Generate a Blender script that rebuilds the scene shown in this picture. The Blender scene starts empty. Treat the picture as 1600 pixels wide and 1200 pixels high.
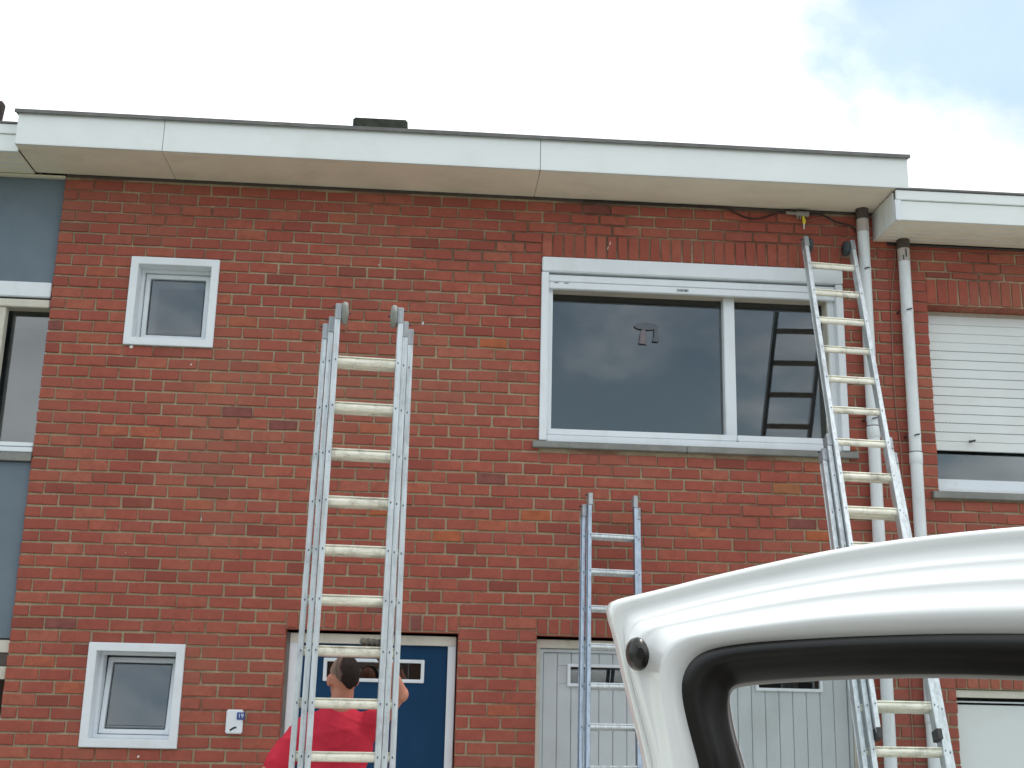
import bpy, bmesh, math, random
import numpy as np
from mathutils import Vector, Matrix, noise
random.seed(7)
S = bpy.context.scene
COL = S.collection
R = math.radians

# ------------------------------------------------------------------ camera
CAM = Vector((2.6076, -7.9966, 1.65))
yaw, pitch, roll = 0.06424, 0.24903, 0.023085
fwd = Vector((math.sin(yaw)*math.cos(pitch), math.cos(yaw)*math.cos(pitch), math.sin(pitch)))
rgt = Vector((math.cos(yaw), -math.sin(yaw), 0)); upv = rgt.cross(fwd)
r2 = rgt*math.cos(roll)+upv*math.sin(roll); u2 = -rgt*math.sin(roll)+upv*math.cos(roll)
cd = bpy.data.cameras.new('camera'); cam = bpy.data.objects.new('camera', cd); COL.objects.link(cam)
cam.matrix_world = Matrix(((r2.x, u2.x, -fwd.x, CAM.x), (r2.y, u2.y, -fwd.y, CAM.y), (r2.z, u2.z, -fwd.z, CAM.z), (0, 0, 0, 1)))
cd.sensor_width = 36; cd.lens = 1900/1600*36; cd.clip_end = 3000; cd.clip_start = 0.05
S.camera = cam
def project(p):
    d = Vector(p)-CAM
    return 800+1900*d.dot(r2)/d.dot(fwd), 600-1900*d.dot(u2)/d.dot(fwd), d.dot(fwd)

# ------------------------------------------------------------------ world, sun, exposure
SUN_DIR = Vector((0.42, 0.16, 0.88)).normalized()      # towards the sun
w = bpy.data.worlds.new('World'); S.world = w; w.use_nodes = True
nt = w.node_tree; nt.nodes.clear()
def N(t, ty, **k):
    n = t.nodes.new(ty)
    for a, b in k.items(): setattr(n, a, b)
    return n
sky = N(nt, 'ShaderNodeTexSky', sky_type='NISHITA', sun_disc=False)
sky.sun_elevation = math.asin(SUN_DIR.z); sky.sun_rotation = math.atan2(SUN_DIR.x, SUN_DIR.y)
sky.air_density = 1.0; sky.dust_density = 1.2
tc = N(nt, 'ShaderNodeTexCoord'); sep = N(nt, 'ShaderNodeSeparateXYZ')
nt.links.new(tc.outputs['Generated'], sep.inputs[0])
mz = N(nt, 'ShaderNodeMath', operation='MAXIMUM'); mz.inputs[1].default_value = 0.0
nt.links.new(sep.outputs[2], mz.inputs[0])
az = N(nt, 'ShaderNodeMath', operation='ADD'); az.inputs[1].default_value = 0.35
nt.links.new(mz.outputs[0], az.inputs[0])
cb = N(nt, 'ShaderNodeCombineXYZ')
for i in (0, 1):
    dv = N(nt, 'ShaderNodeMath', operation='DIVIDE'); nt.links.new(sep.outputs[i], dv.inputs[0]); nt.links.new(az.outputs[0], dv.inputs[1]); nt.links.new(dv.outputs[0], cb.inputs[i])
cb.inputs[2].default_value = 11.92
def wnoise(scale, det, rough, dist):
    n = N(nt, 'ShaderNodeTexNoise'); n.inputs['Scale'].default_value = scale; n.inputs['Detail'].default_value = det
    n.inputs['Roughness'].default_value = rough; n.inputs['Distortion'].default_value = dist
    nt.links.new(cb.outputs[0], n.inputs['Vector']); return n
n1 = wnoise(1.55, 9, 0.55, 0.25)
cr = N(nt, 'ShaderNodeValToRGB'); cr.color_ramp.elements[0].position = 0.41; cr.color_ramp.elements[0].color = (.18, .18, .18, 1); cr.color_ramp.elements[1].position = 0.55
cr.color_ramp.interpolation = 'EASE'
nt.links.new(n1.outputs[0], cr.inputs[0])
n2 = wnoise(2.6, 8, 0.6, 0.4)
cr2 = N(nt, 'ShaderNodeValToRGB'); e = cr2.color_ramp.elements
e[0].position = 0.3; e[0].color = (5.9, 6.1, 6.35, 1); e[1].position = 0.66; e[1].color = (10.0, 10.25, 10.3, 1)
nt.links.new(n2.outputs[0], cr2.inputs[0])
mx = N(nt, 'ShaderNodeMix', data_type='RGBA')
nt.links.new(cr.outputs[0], mx.inputs[0]); tn = N(nt, 'ShaderNodeMix', data_type='RGBA', blend_type='MULTIPLY'); tn.inputs[0].default_value = 1; tn.inputs[7].default_value = (1.12, 1.17, 1.02, 1); nt.links.new(sky.outputs[0], tn.inputs[6]); nt.links.new(tn.outputs[2], mx.inputs[6]); nt.links.new(cr2.outputs[0], mx.inputs[7])
bg = N(nt, 'ShaderNodeBackground'); bg.inputs[1].default_value = 0.14
out = N(nt, 'ShaderNodeOutputWorld')
nt.links.new(mx.outputs[2], bg.inputs[0]); nt.links.new(bg.outputs[0], out.inputs[0])
sl = bpy.data.lights.new('sun', 'SUN'); sl.energy = 1.5; sl.angle = R(14); sl.color = (1.0, 0.955, 0.88)
so = bpy.data.objects.new('sun', sl); COL.objects.link(so)
so.rotation_euler = SUN_DIR.to_track_quat('Z', 'Y').to_euler()
S.view_settings.view_transform = 'Standard'; S.view_settings.look = 'None'
S.view_settings.exposure = 0.42; S.view_settings.gamma = 1.0; S.view_settings.use_curve_mapping = False
S.render.resolution_x = 1024; S.render.resolution_y = 768

# ------------------------------------------------------------------ materials
def newmat(name):
    m = bpy.data.materials.new(name); m.use_nodes = True
    t = m.node_tree; return m, t, t.nodes['Principled BSDF']
def ramp(t, fac, stops):
    c = N(t, 'ShaderNodeValToRGB'); el = c.color_ramp.elements
    while len(el) < len(stops): el.new(0.5)
    for i, (p, col) in enumerate(stops): el[i].position = p; el[i].color = (*col, 1)
    t.links.new(fac, c.inputs[0]); return c.outputs[0]
def tnoise(t, scale, det=5, rough=0.6, vec=None, dist=0):
    n = N(t, 'ShaderNodeTexNoise'); n.inputs['Scale'].default_value = scale; n.inputs['Detail'].default_value = det
    n.inputs['Roughness'].default_value = rough; n.inputs['Distortion'].default_value = dist
    if vec is None:
        g = N(t, 'ShaderNodeNewGeometry'); vec = g.outputs['Position']
    t.links.new(vec, n.inputs['Vector']); return n.outputs[0]
def tmap(t, scale):
    g = N(t, 'ShaderNodeNewGeometry'); m = N(t, 'ShaderNodeMapping'); m.inputs['Scale'].default_value = scale
    t.links.new(g.outputs['Position'], m.inputs[0]); return m.outputs[0]
def mixc(t, fac, a, b, blend='MIX'):
    m = N(t, 'ShaderNodeMix', data_type='RGBA', blend_type=blend)
    for sck, v in ((0, fac), (6, a), (7, b)):
        if hasattr(v, 'node'): t.links.new(v, m.inputs[sck])
        else: m.inputs[sck].default_value = v if not isinstance(v, tuple) else (*v, 1)
    return m.outputs[2]
def bump(t, bsdf, h, strength=0.3, dist=0.002):
    b = N(t, 'ShaderNodeBump'); b.inputs['Strength'].default_value = strength; b.inputs['Distance'].default_value = dist
    t.links.new(h, b.inputs['Height']); t.links.new(b.outputs[0], bsdf.inputs['Normal'])
def simple(name, col, rough=0.5, metal=0.0, var=0.12, vscale=6, dirt=None, dscale=(9, 9, 2), bscale=None, bstr=0.2, coat=0.0, spec=0.5):
    m, t, b = newmat(name)
    dark = tuple(c*(1-var) for c in col); lite = tuple(min(1, c*(1+var*0.6)) for c in col)
    c = ramp(t, tnoise(t, vscale, 6, 0.65), [(0.3, dark), (0.7, lite)])
    if dirt:
        f = ramp(t, tnoise(t, 1.0, 7, 0.7, tmap(t, dscale)), [(0.52, (0, 0, 0)), (0.78, (dirt[1],)*3)])
        c = mixc(t, f, c, dirt[0])
    t.links.new(c, b.inputs['Base Color'])
    b.inputs['Roughness'].default_value = rough; b.inputs['Metallic'].default_value = metal
    b.inputs['Coat Weight'].default_value = coat; b.inputs['Coat Roughness'].default_value = 0.06
    b.inputs['Specular IOR Level'].default_value = spec
    if bscale: bump(t, b, tnoise(t, bscale, 4, 0.6), bstr, 0.001)
    return m
M = {}
def brick_mat():
    m, t, b = newmat('brick_red')
    g = N(t, 'ShaderNodeNewGeometry'); oi = N(t, 'ShaderNodeObjectInfo')
    a = N(t, 'ShaderNodeMath', operation='ADD'); f = N(t, 'ShaderNodeMath', operation='FRACT')
    t.links.new(g.outputs['Random Per Island'], a.inputs[0]); t.links.new(oi.outputs['Random'], a.inputs[1]); t.links.new(a.outputs[0], f.inputs[0])
    base = ramp(t, f.outputs[0], [(0.0, (0.227, 0.065, 0.048)), (0.035, (0.271, 0.071, 0.052)), (0.10, (0.328, 0.086, 0.062)), (0.45, (0.367, 0.095, 0.067)), (0.62, (0.348, 0.101, 0.073)), (0.82, (0.392, 0.106, 0.070)), (0.95, (0.403, 0.129, 0.086)), (0.985, (0.423, 0.123, 0.065)), (1.0, (0.301, 0.098, 0.078))])
    n = tnoise(t, 15, 7, 0.72, None, .4)
    n3 = tnoise(t, 60, 4, 0.7)
    c = mixc(t, ramp(t, n, [(0.34, (0.75,)*3), (0.60, (0, 0, 0))]), base, (0.265, 0.074, 0.055))
    c = mixc(t, ramp(t, n3, [(0.56, (0, 0, 0)), (0.8, (0.35,)*3)]), c, (0.473, 0.217, 0.150))
    # mortar smears rubbed over whole patches of the wall
    sm = tnoise(t, 0.55, 6, 0.62, tmap(t, (1.0, 1, 1.3)))
    smf = ramp(t, sm, [(0.50, (0, 0, 0)), (0.68, (0.5,)*3)])
    c = mixc(t, smf, c, (0.342, 0.158, 0.105))
    t.links.new(c, b.inputs['Base Color']); b.inputs['Roughness'].default_value = 0.85; b.inputs['Specular IOR Level'].default_value = 0.25
    bump(t, b, tnoise(t, 90, 6, 0.75), 0.55, 0.002)
    return m
M['brick'] = brick_mat()
M['brick_orange'] = simple('brick_orange', (.40, .118, .055), 0.85, var=0.25, vscale=14, bscale=90, bstr=0.5, spec=0.25)
M['brick_tan'] = simple('brick_tan', (.36, .145, .070), 0.85, var=0.25, vscale=14, bscale=90, bstr=0.5, spec=0.25)
M['brick_dark'] = simple('brick_dark', (.235, .082, .07), 0.85, var=0.3, vscale=14, bscale=90, bstr=0.5, spec=0.25)
def patch_masks(t):
    """repointed or smeared areas of the facade: (raked out dark joints, joints rubbed over with brick dust)"""
    a = ramp(t, tnoise(t, 1.0, 5, 0.6, tmap(t, (.75, 1, 1.5)), .3), [(0.50, (0, 0, 0)), (0.60, (1, 1, 1))])
    b = ramp(t, tnoise(t, 1.0, 6, 0.68, tmap(t, (1.15, 1, 1.7)), .2), [(0.53, (0, 0, 0)), (0.63, (1, 1, 1))])
    return a, b
def mortar_mat():
    m, t, b = newmat('mortar')
    c = ramp(t, tnoise(t, 1.6, 7, 0.65), [(0.35, (.33, .265, .175)), (0.5, (.45, .37, .25)), (0.7, (.53, .45, .31))])
    dk, rb = patch_masks(t)
    g = N(t, 'ShaderNodeNewGeometry'); sp = N(t, 'ShaderNodeSeparateXYZ'); t.links.new(g.outputs['Position'], sp.inputs[0])
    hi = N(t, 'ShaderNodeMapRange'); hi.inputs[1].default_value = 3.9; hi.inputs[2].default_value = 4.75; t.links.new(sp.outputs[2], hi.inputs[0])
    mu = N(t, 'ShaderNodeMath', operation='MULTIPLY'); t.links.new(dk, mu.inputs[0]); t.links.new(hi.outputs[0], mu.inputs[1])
    c = mixc(t, mu.outputs[0], c, (.15, .10, .07))          # darker patches of joints towards the top of the wall
    c = mixc(t, ramp(t, rb, [(0.2, (0, 0, 0)), (1, (.8,)*3)]), c, (.27, .12, .085))
    c = mixc(t, ramp(t, tnoise(t, 45, 5, 0.7), [(0.4, (0.35,)*3), (0.62, (0, 0, 0))]), c, (.22, .16, .11))
    t.links.new(c, b.inputs['Base Color']); b.inputs['Roughness'].default_value = 0.95; b.inputs['Specular IOR Level'].default_value = 0.1
    bump(t, b, tnoise(t, 120, 5, 0.7), 0.8, 0.003)
    return m
M['mortar'] = mortar_mat()
M['pvc'] = simple('white_pvc', (.78, .83, .87), 0.35, var=0.05, vscale=2.5, dirt=((.5, .5, .46), .35), dscale=(5, 5, 3))
M['pvc_warm'] = simple('cream_and_shaded_frame', (.66, .63, .54), 0.5, var=0.1, dirt=((.33, .3, .22), .6), dscale=(7, 7, 5))  # cream trim; also stands in for shade on white door and window frames
M['fascia'] = simple('white_fascia_board', (.80, .84, .83), 0.42, var=0.04, vscale=1.2, dirt=((.6, .62, .58), .35), dscale=(2, 2, 2))
M['soffit'] = simple('beige_soffit_board', (.86, .80, .66), 0.6, var=0.10, vscale=1.5, dirt=((.42, .38, .28), .4), dscale=(2, 4, 2))
M['soffit_plank'] = simple('pale_soffit_plank', (.76, .72, .58), 0.55, var=0.08, vscale=2, dirt=((.45, .42, .32), .4), dscale=(3, 6, 2))
M['trim_grey'] = simple('zinc_roof_edge', (.16, .16, .15), 0.55, metal=0.3, var=0.25, vscale=8)
M['render_grey'] = simple('grey_render_panel', (.150, .196, .24), 0.75, var=0.12, vscale=1.6, bscale=180, bstr=0.5, dirt=((.24, .28, .30), .35), dscale=(2, 2, 3))
M['stone'] = simple('bluestone_sill', (.235, .24, .225), 0.7, var=0.25, vscale=5, bscale=120, bstr=0.4, dirt=((.38, .38, .34), .5), dscale=(6, 6, 6))
M['door_blue'] = simple('blue_door_paint', (.013, .050, .115), 0.5, var=0.12, vscale=2, dirt=((.02, .07, .14), .4), spec=0.08)
M['garage'] = simple('grey_white_garage_board', (.54, .585, .605), 0.5, var=0.07, vscale=3, dirt=((.36, .38, .36), .5), dscale=(4, 4, 1.2))
M['pipe'] = simple('pale_pvc_pipe', (.74, .785, .81), 0.4, var=0.06, vscale=3, dirt=((.38, .36, .32), .55), dscale=(12, 12, 3))
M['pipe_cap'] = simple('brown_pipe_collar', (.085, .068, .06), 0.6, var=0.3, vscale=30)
M['pipe_dirty'] = simple('pinkish_pipe_sleeve', (.50, .45, .42), 0.5, var=0.12, vscale=20)
M['slot'] = simple('grey_brown_shutter_slot', (.48, .44, .37), 0.9, var=0.15)  # plain grey-brown underside of the shutter opening
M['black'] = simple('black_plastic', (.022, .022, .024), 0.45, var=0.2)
M['dark_metal'] = simple('dark_screw_metal', (.06, .065, .075), 0.45, metal=0.6, var=0.2, vscale=40)
M['rubber'] = simple('black_rubber_seal', (.016, .015, .013), 0.30, var=0.25, vscale=25, spec=0.5)
M['room'] = simple('dim_room_wall', (.30, .295, .28), 0.9, var=0.2, vscale=1)
M['pane_tint_panel'] = simple('pale_inner_panel', (.66, .70, .74), 0.8, var=0.06, vscale=2)
M['shutter'] = simple('cream_shutter_slat', (.76, .80, .80), 0.5, var=0.04, vscale=2, dirt=((.6, .58, .5), .3), dscale=(2, 2, 5))
M['chimney'] = simple('blackened_chimney_brick', (.035, .022, .022), 0.9, var=0.5, vscale=18, bscale=60, bstr=0.7)
M['moss'] = simple('mossy_chimney_cap', (.055, .06, .045), 0.95, var=0.5, vscale=22, bscale=60, bstr=0.9)
M['asphalt'] = simple('asphalt', (.06, .06, .062), 0.9, var=0.25, vscale=8, bscale=140, bstr=0.6)
M['paver'] = simple('concrete_paver', (.45, .435, .40), 0.85, var=0.2, vscale=4, bscale=90, bstr=0.5)
M['grass'] = simple('grass', (.06, .10, .03), 0.9, var=0.4, vscale=5)
M['roofing'] = simple('bitumen_roofing', (.07, .07, .07), 0.9, var=0.2)
M['red_cloth'] = simple('red_tshirt', (.58, .035, .065), 0.85, var=0.10, vscale=9, bscale=300, bstr=0.2, spec=0.15)
M['jeans'] = simple('dark_jeans', (.03, .04, .07), 0.9, var=0.3, vscale=30)
M['skin'] = simple('skin', (.50, .215, .14), 0.55, var=0.16, vscale=9, bscale=120, bstr=0.15)
M['hair'] = simple('dark_cropped_hair', (.022, .016, .014), 0.75, var=0.5, vscale=60, bscale=260, bstr=1.0)
M['hair_grey'] = simple('shaved_hair', (.24, .155, .12), 0.8, var=0.3, vscale=60, bscale=260, bstr=0.7)
M['glove'] = simple('grey_work_glove', (.16, .155, .13), 0.9, var=0.3, vscale=40, bscale=200, bstr=0.4)
M['blue_tag'] = simple('blue_number_plate', (.03, .07, .27), 0.4)
M['white_ink'] = simple('white_lettering', (.72, .76, .8), 0.5)
M['cable'] = simple('brown_black_cable', (.03, .014, .013), 0.5, var=0.3)
M['wire'] = simple('brown_wire', (.30, .17, .12), 0.6, var=0.2)
M['conn'] = simple('grey_connector', (.30, .28, .26), 0.5, var=0.2, vscale=60)
M['yellow'] = simple('yellow_plug', (.75, .62, .04), 0.45)
M['car_paint'] = simple('white_car_paint', (.90, .92, .90), 0.28, var=0.03, vscale=3, coat=1.0)
M['tyre'] = simple('tyre_rubber', (.02, .02, .02), 0.85)
M['red_lamp'] = simple('red_lamp', (.35, .01, .01), 0.25)
def alu(name, col, rough, dirt, dstr, metal=0.75, streak=(60, 60, 3)):
    m, t, b = newmat(name)
    n = tnoise(t, 1.0, 8, 0.7, tmap(t, streak))
    c = ramp(t, n, [(0.3, tuple(x*0.72 for x in col)), (0.55, col), (0.8, tuple(min(1, x*1.12) for x in col))])
    f = ramp(t, tnoise(t, 9, 8, 0.75), [(0.5, (0, 0, 0)), (0.68, (dstr,)*3)])
    c = mixc(t, f, c, dirt)
    t.links.new(c, b.inputs['Base Color']); b.inputs['Metallic'].default_value = metal
    rr = ramp(t, n, [(0.3, (rough+.15,)*3), (0.7, (rough-.08,)*3)]); t.links.new(rr, b.inputs['Roughness'])
    bump(t, b, n, 0.25, 0.001)
    return m
M['alu'] = alu('worn_aluminium', (.66, .71, .73), 0.5, (.42, .44, .46), .7)
M['alu_rung'] = alu('cream_lit_aluminium_rung', (.86, .84, .72), 0.5, (.30, .28, .23), .8, metal=0.3, streak=(4, 60, 60))  # cream base colour includes the rungs' highlight and ground reflection
M['alu_new'] = alu('bluish_aluminium', (.36, .43, .51), 0.36, (.24, .29, .35), .5, metal=0.85)
M['alu_bracket'] = alu('grey_bracket', (.42, .45, .47), 0.55, (.3, .31, .32), .6)
def glass_mat(name, ior, tint=(1, 1, 1), rough=0.0):
    m = bpy.data.materials.new(name); m.use_nodes = True; t = m.node_tree; t.nodes.clear()
    o = N(t, 'ShaderNodeOutputMaterial'); tr = N(t, 'ShaderNodeBsdfTransparent'); gl = N(t, 'ShaderNodeBsdfGlossy')
    gl.inputs['Roughness'].default_value = rough; tr.inputs[0].default_value = (*tint, 1)
    gn = N(t, 'ShaderNodeNewGeometry')
    b = N(t, 'ShaderNodeBump'); b.inputs['Strength'].default_value = 0.02; b.inputs['Distance'].default_value = 0.01
    t.links.new(tnoise(t, 1.3, 2, 0.5), b.inputs['Height']); t.links.new(b.outputs[0], gl.inputs['Normal'])
    fr = N(t, 'ShaderNodeFresnel'); fr.inputs[0].default_value = ior
    mxs = N(t, 'ShaderNodeMixShader'); t.links.new(fr.outputs[0], mxs.inputs[0]); t.links.new(tr.outputs[0], mxs.inputs[1]); t.links.new(gl.outputs[0], mxs.inputs[2])
    t.links.new(mxs.outputs[0], o.inputs[0]); return m
M['glass'] = glass_mat('double_glazing', 2.05, (.60, .66, .69))
M['glass_car'] = glass_mat('car_glass', 1.35, (.86, .90, .90))

# ------------------------------------------------------------------ helpers
def link(o, parent=None):
    COL.objects.link(o)
    if parent is not None: o.parent = parent
    return o
def thing(name, label, cat, loc=(0, 0, 0), group=None):
    o = bpy.data.objects.new(name, None); o.location = loc; COL.objects.link(o)
    o['label'] = label; o['category'] = cat
    if group: o['group'] = group
    return o
class MB:
    def __init__(s): s.v = []; s.f = []; s.sm = []
    def add(s, vs, fs, smooth=False):
        n = len(s.v); s.v += [tuple(v) for v in vs]; s.f += [tuple(i+n for i in f) for f in fs]; s.sm += [smooth]*len(fs)
    def box(s, x0, x1, y0, y1, z0, z1):
        s.add([(x0, y0, z0), (x1, y0, z0), (x1, y1, z0), (x0, y1, z0), (x0, y0, z1), (x1, y0, z1), (x1, y1, z1), (x0, y1, z1)],
              [(0, 3, 2, 1), (4, 5, 6, 7), (0, 1, 5, 4), (1, 2, 6, 5), (2, 3, 7, 6), (3, 0, 4, 7)])
        return s
    def obox(s, a, b, ux, uy, hx, hy):
        a, b, ux, uy = Vector(a), Vector(b), Vector(ux), Vector(uy)
        vs = []
        for p in (a, b):
            for sx, sy in ((-1, -1), (1, -1), (1, 1), (-1, 1)): vs.append(p+ux*hx*sx+uy*hy*sy)
        s.add(vs, [(3, 2, 1, 0), (4, 5, 6, 7), (0, 1, 5, 4), (1, 2, 6, 5), (2, 3, 7, 6), (3, 0, 4, 7)])
        return s
    def tube(s, pts, r, n=10, rr=None, caps=True, squash=(1, 1), ref=None):
        pts = [Vector(p) for p in pts]; k = len(pts); base = len(s.v)
        ref = Vector(ref) if ref else None; prev = None; vs = []
        for i, p in enumerate(pts):
            d = (pts[min(i+1, k-1)]-pts[max(i-1, 0)]).normalized()
            if prev is None:
                a = ref if ref else (Vector((0, 0, 1)) if abs(d.z) < 0.9 else Vector((1, 0, 0)))
            else: a = prev
            a = (a-d*a.dot(d)).normalized(); b = d.cross(a); prev = a
            ra = rr[i] if rr else r
            for j in range(n):
                t = 2*math.pi*j/n; vs.append(p+a*math.cos(t)*ra*squash[0]+b*math.sin(t)*ra*squash[1])
        fs = [(i*n+j, i*n+(j+1) % n, (i+1)*n+(j+1) % n, (i+1)*n+j) for i in range(k-1) for j in range(n)]
        s.add(vs, fs, True)
        if caps:
            s.add(vs[:n], [tuple(range(n-1, -1, -1))]); s.add(vs[-n:], [tuple(range(n))])
        return s
    def build(s, name, mat, parent=None, bevel=0, sub=0, smooth=None, seg=2):
        me = bpy.data.meshes.new(name); me.from_pydata(s.v, [], s.f); me.update()
        me.materials.append(M[mat] if isinstance(mat, str) else mat)
        for p, q in zip(me.polygons, s.sm): p.use_smooth = q
        if bevel:
            bm = bmesh.new(); bm.from_mesh(me)
            bmesh.ops.remove_doubles(bm, verts=bm.verts, dist=1e-5)
            ed = [e for e in bm.edges if len(e.link_faces) == 2 and e.calc_face_angle(0) > 0.5]
            bmesh.ops.bevel(bm, geom=ed, offset=bevel, segments=seg, affect='EDGES', clamp_overlap=True)
            bm.to_mesh(me); bm.free()
        o = link(bpy.data.objects.new(name, me), parent)
        if smooth is not None:
            for p in me.polygons: p.use_smooth = smooth
        if sub:
            md = o.modifiers.new('subsurf', 'SUBSURF'); md.levels = sub; md.render_levels = sub
        return o
def box(name, mat, parent, x0, x1, y0, y1, z0, z1, bevel=0.0):
    return MB().box(x0, x1, y0, y1, z0, z1).build(name, mat, parent, bevel)
def frame(name, mat, parent, x0, x1, z0, z1, y0, y1, wl, wr=None, wb=None, wt=None, bevel=0.003):
    """a rectangular frame of four mitred rails, one ring"""
    wr = wl if wr is None else wr; wb = wl if wb is None else wb; wt = wl if wt is None else wt
    o = [(x0, z0), (x1, z0), (x1, z1), (x0, z1)]; i = [(x0+wl, z0+wb), (x1-wr, z0+wb), (x1-wr, z1-wt), (x0+wl, z1-wt)]
    vs = [(x, y0, z) for x, z in o]+[(x, y0, z) for x, z in i]+[(x, y1, z) for x, z in o]+[(x, y1, z) for x, z in i]
    fs = []
    for k in range(4):
        j = (k+1) % 4
        fs += [(k, j, 4+j, 4+k), (8+j, 8+k, 12+k, 12+j), (j, k, 8+k, 8+j), (4+k, 4+j, 12+j, 12+k)]
    b = MB(); b.add(vs, fs); return b.build(name, mat, parent, bevel)
def pane(name, parent, x0, x1, z0, z1, y, mat='glass', th=0.006):
    return box(name, mat, parent, x0, x1, y, y+th, z0, z1)

# ------------------------------------------------------------------ ground
def sheet(name, mat, x0, x1, y0, y1, z0, z1):
    o = box(name, mat, None, x0, x1, y0, y1, z0, z1); o['kind'] = 'structure'; return o
sheet('ground', 'grass', -900, 900, -900, 900, -0.6, -0.154)
sheet('road', 'asphalt', -60, 60, -17, -9.3, -0.3, -0.15)
sheet('pavement', 'paver', -60, 60, -9.15, -6.2, -0.35, -0.02)
sheet('kerb', 'stone', -60, 60, -9.3, -9.15, -0.35, -0.024)
sheet('driveway', 'paver', -0.6, 9.0, -6.196, -0.06, -0.35, -0.006)

# ------------------------------------------------------------------ the far side of the street, behind the camera
M['far_brick'] = simple('brown_brick', (.20, .11, .085), 0.9, var=0.2, vscale=3)
M['far_dark'] = simple('dark_window_glass', (.03, .035, .04), 0.2)
def far_house(x, wd, h, label):
    t = thing('terraced_house', label, 'house', (x, -27, 0), 'houses across the street')
    MB().box(-wd/2, wd/2, -8, 0, -.15, h).build('wall', 'far_brick', t)
    MB().box(-wd/2, wd/2, -8.3, .4, h+.002, h+.3).build('roof', 'trim_grey', t)
    for wx, wz, ww, wh in ((-1.6, 3.6, 1.8, 1.2), (1.5, 3.6, 1.2, 1.2), (-1.5, .9, 1.7, 1.3)):
        f_ = frame('window', 'pvc', t, wx-ww/2, wx+ww/2, wz, wz+wh, .004, .05, .06); box('pane', 'far_dark', f_, wx-ww/2+.06, wx+ww/2-.06, .006, .03, wz+.06, wz+wh-.06)
    box('door', 'pipe_cap', t, 1.0, 1.95, .004, .06, 0, 2.1, .004)
for i_, (x_, h_) in enumerate(((-15.6, 5.6), (-9.6, 6.0), (-3.6, 5.6), (2.4, 6.1), (8.4, 5.6), (14.4, 6.0), (20.4, 5.7))):
    far_house(x_, 5.99, h_, 'brown brick house across the street behind the camera, %s from the left end' % ('first', 'second', 'third', 'fourth', 'fifth', 'sixth', 'seventh')[i_])

# ------------------------------------------------------------------ brickwork
CH = 0.078315; ZT = 5.028; BW = 0.2; GAP = 0.0130
NV = 14
def brick_geo(wd, hg, dp, seed):
    rnd = random.Random(seed); j = lambda a: rnd.uniform(-a, a)
    c = 0.0035
    fx0, fx1, fz0, fz1 = -wd/2, wd/2, -hg/2, hg/2
    vs = [(fx0+j(.0028), 0, fz0+j(.0024)), (fx1+j(.0028), 0, fz0+j(.0024)), (fx1+j(.0028), 0, fz1+j(.0024)), (fx0+j(.0028), 0, fz1+j(.0024))]
    fr = [(x*(1-2*c*rnd.uniform(.6, 1.8)/wd), -c*rnd.uniform(.6, 1.3), z*(1-2*c*rnd.uniform(.6, 1.8)/hg)) for x, y, z in vs]
    mid = [(j(.012)*wd/.19, -c*1.2, fr[0][2]), (j(.012)*wd/.19, -c*1.2, fr[2][2])]
    bk = [(x, dp, z) for x, y, z in vs]
    V = fr+vs+bk+mid
    F = [(0, 12, 13, 3), (12, 1, 2, 13), (4, 5, 1, 12, 0), (5, 6, 2, 1), (6, 7, 3, 13, 2), (7, 4, 0, 3)]
    F += [(8+(k+1) % 4, 4+(k+1) % 4, 4+k, 8+k)[::-1] for k in range(4)]
    return V, F
_bm = {}
def brick_mesh(wd, hg, seed, mat):
    key = (round(wd, 3), round(hg, 3), seed % NV, mat)
    if key not in _bm:
        V, F = brick_geo(wd, hg, 0.05, seed % NV + 17)
        me = bpy.data.meshes.new('brick'); me.from_pydata(V, [], F); me.update(); me.materials.append(M[mat])
        _bm[key] = me
    return _bm[key]
VAN_TOP = [(945, 940), (1000, 927), (1100, 902), (1200, 879), (1300, 858), (1400, 842), (1500, 830), (1600, 821), (1700, 814)]
def hidden(px, py):
    if px > 945:
        for (a, b), (c, d) in zip(VAN_TOP, VAN_TOP[1:]):
            if a <= px <= c and py > b+(d-b)*(px-a)/(c-a): return True
        if px > 1700: return True
    if 475 < px < 645 and py > 520: return True
    return False
SPECIAL = [((710, 838), 'brick_orange'), ((1232, 763), 'brick_tan'), ((815, 802), 'brick_orange'), ((592, 797), 'brick_orange'), ((768, 690), 'brick_orange'), ((760, 535), 'brick_orange'),
           ((767, 746), 'brick_dark'), ((372, 650), 'brick_dark'), ((440, 662), 'brick_dark'), ((930, 335), 'brick_dark'), ((92, 973), 'brick_dark'), ((1262, 820), 'brick_dark'), ((1262, 838), 'brick_orange'), ((90, 508), 'brick_dark'), ((585, 940), 'brick_dark'), ((652, 970), 'brick_dark')]
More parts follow.
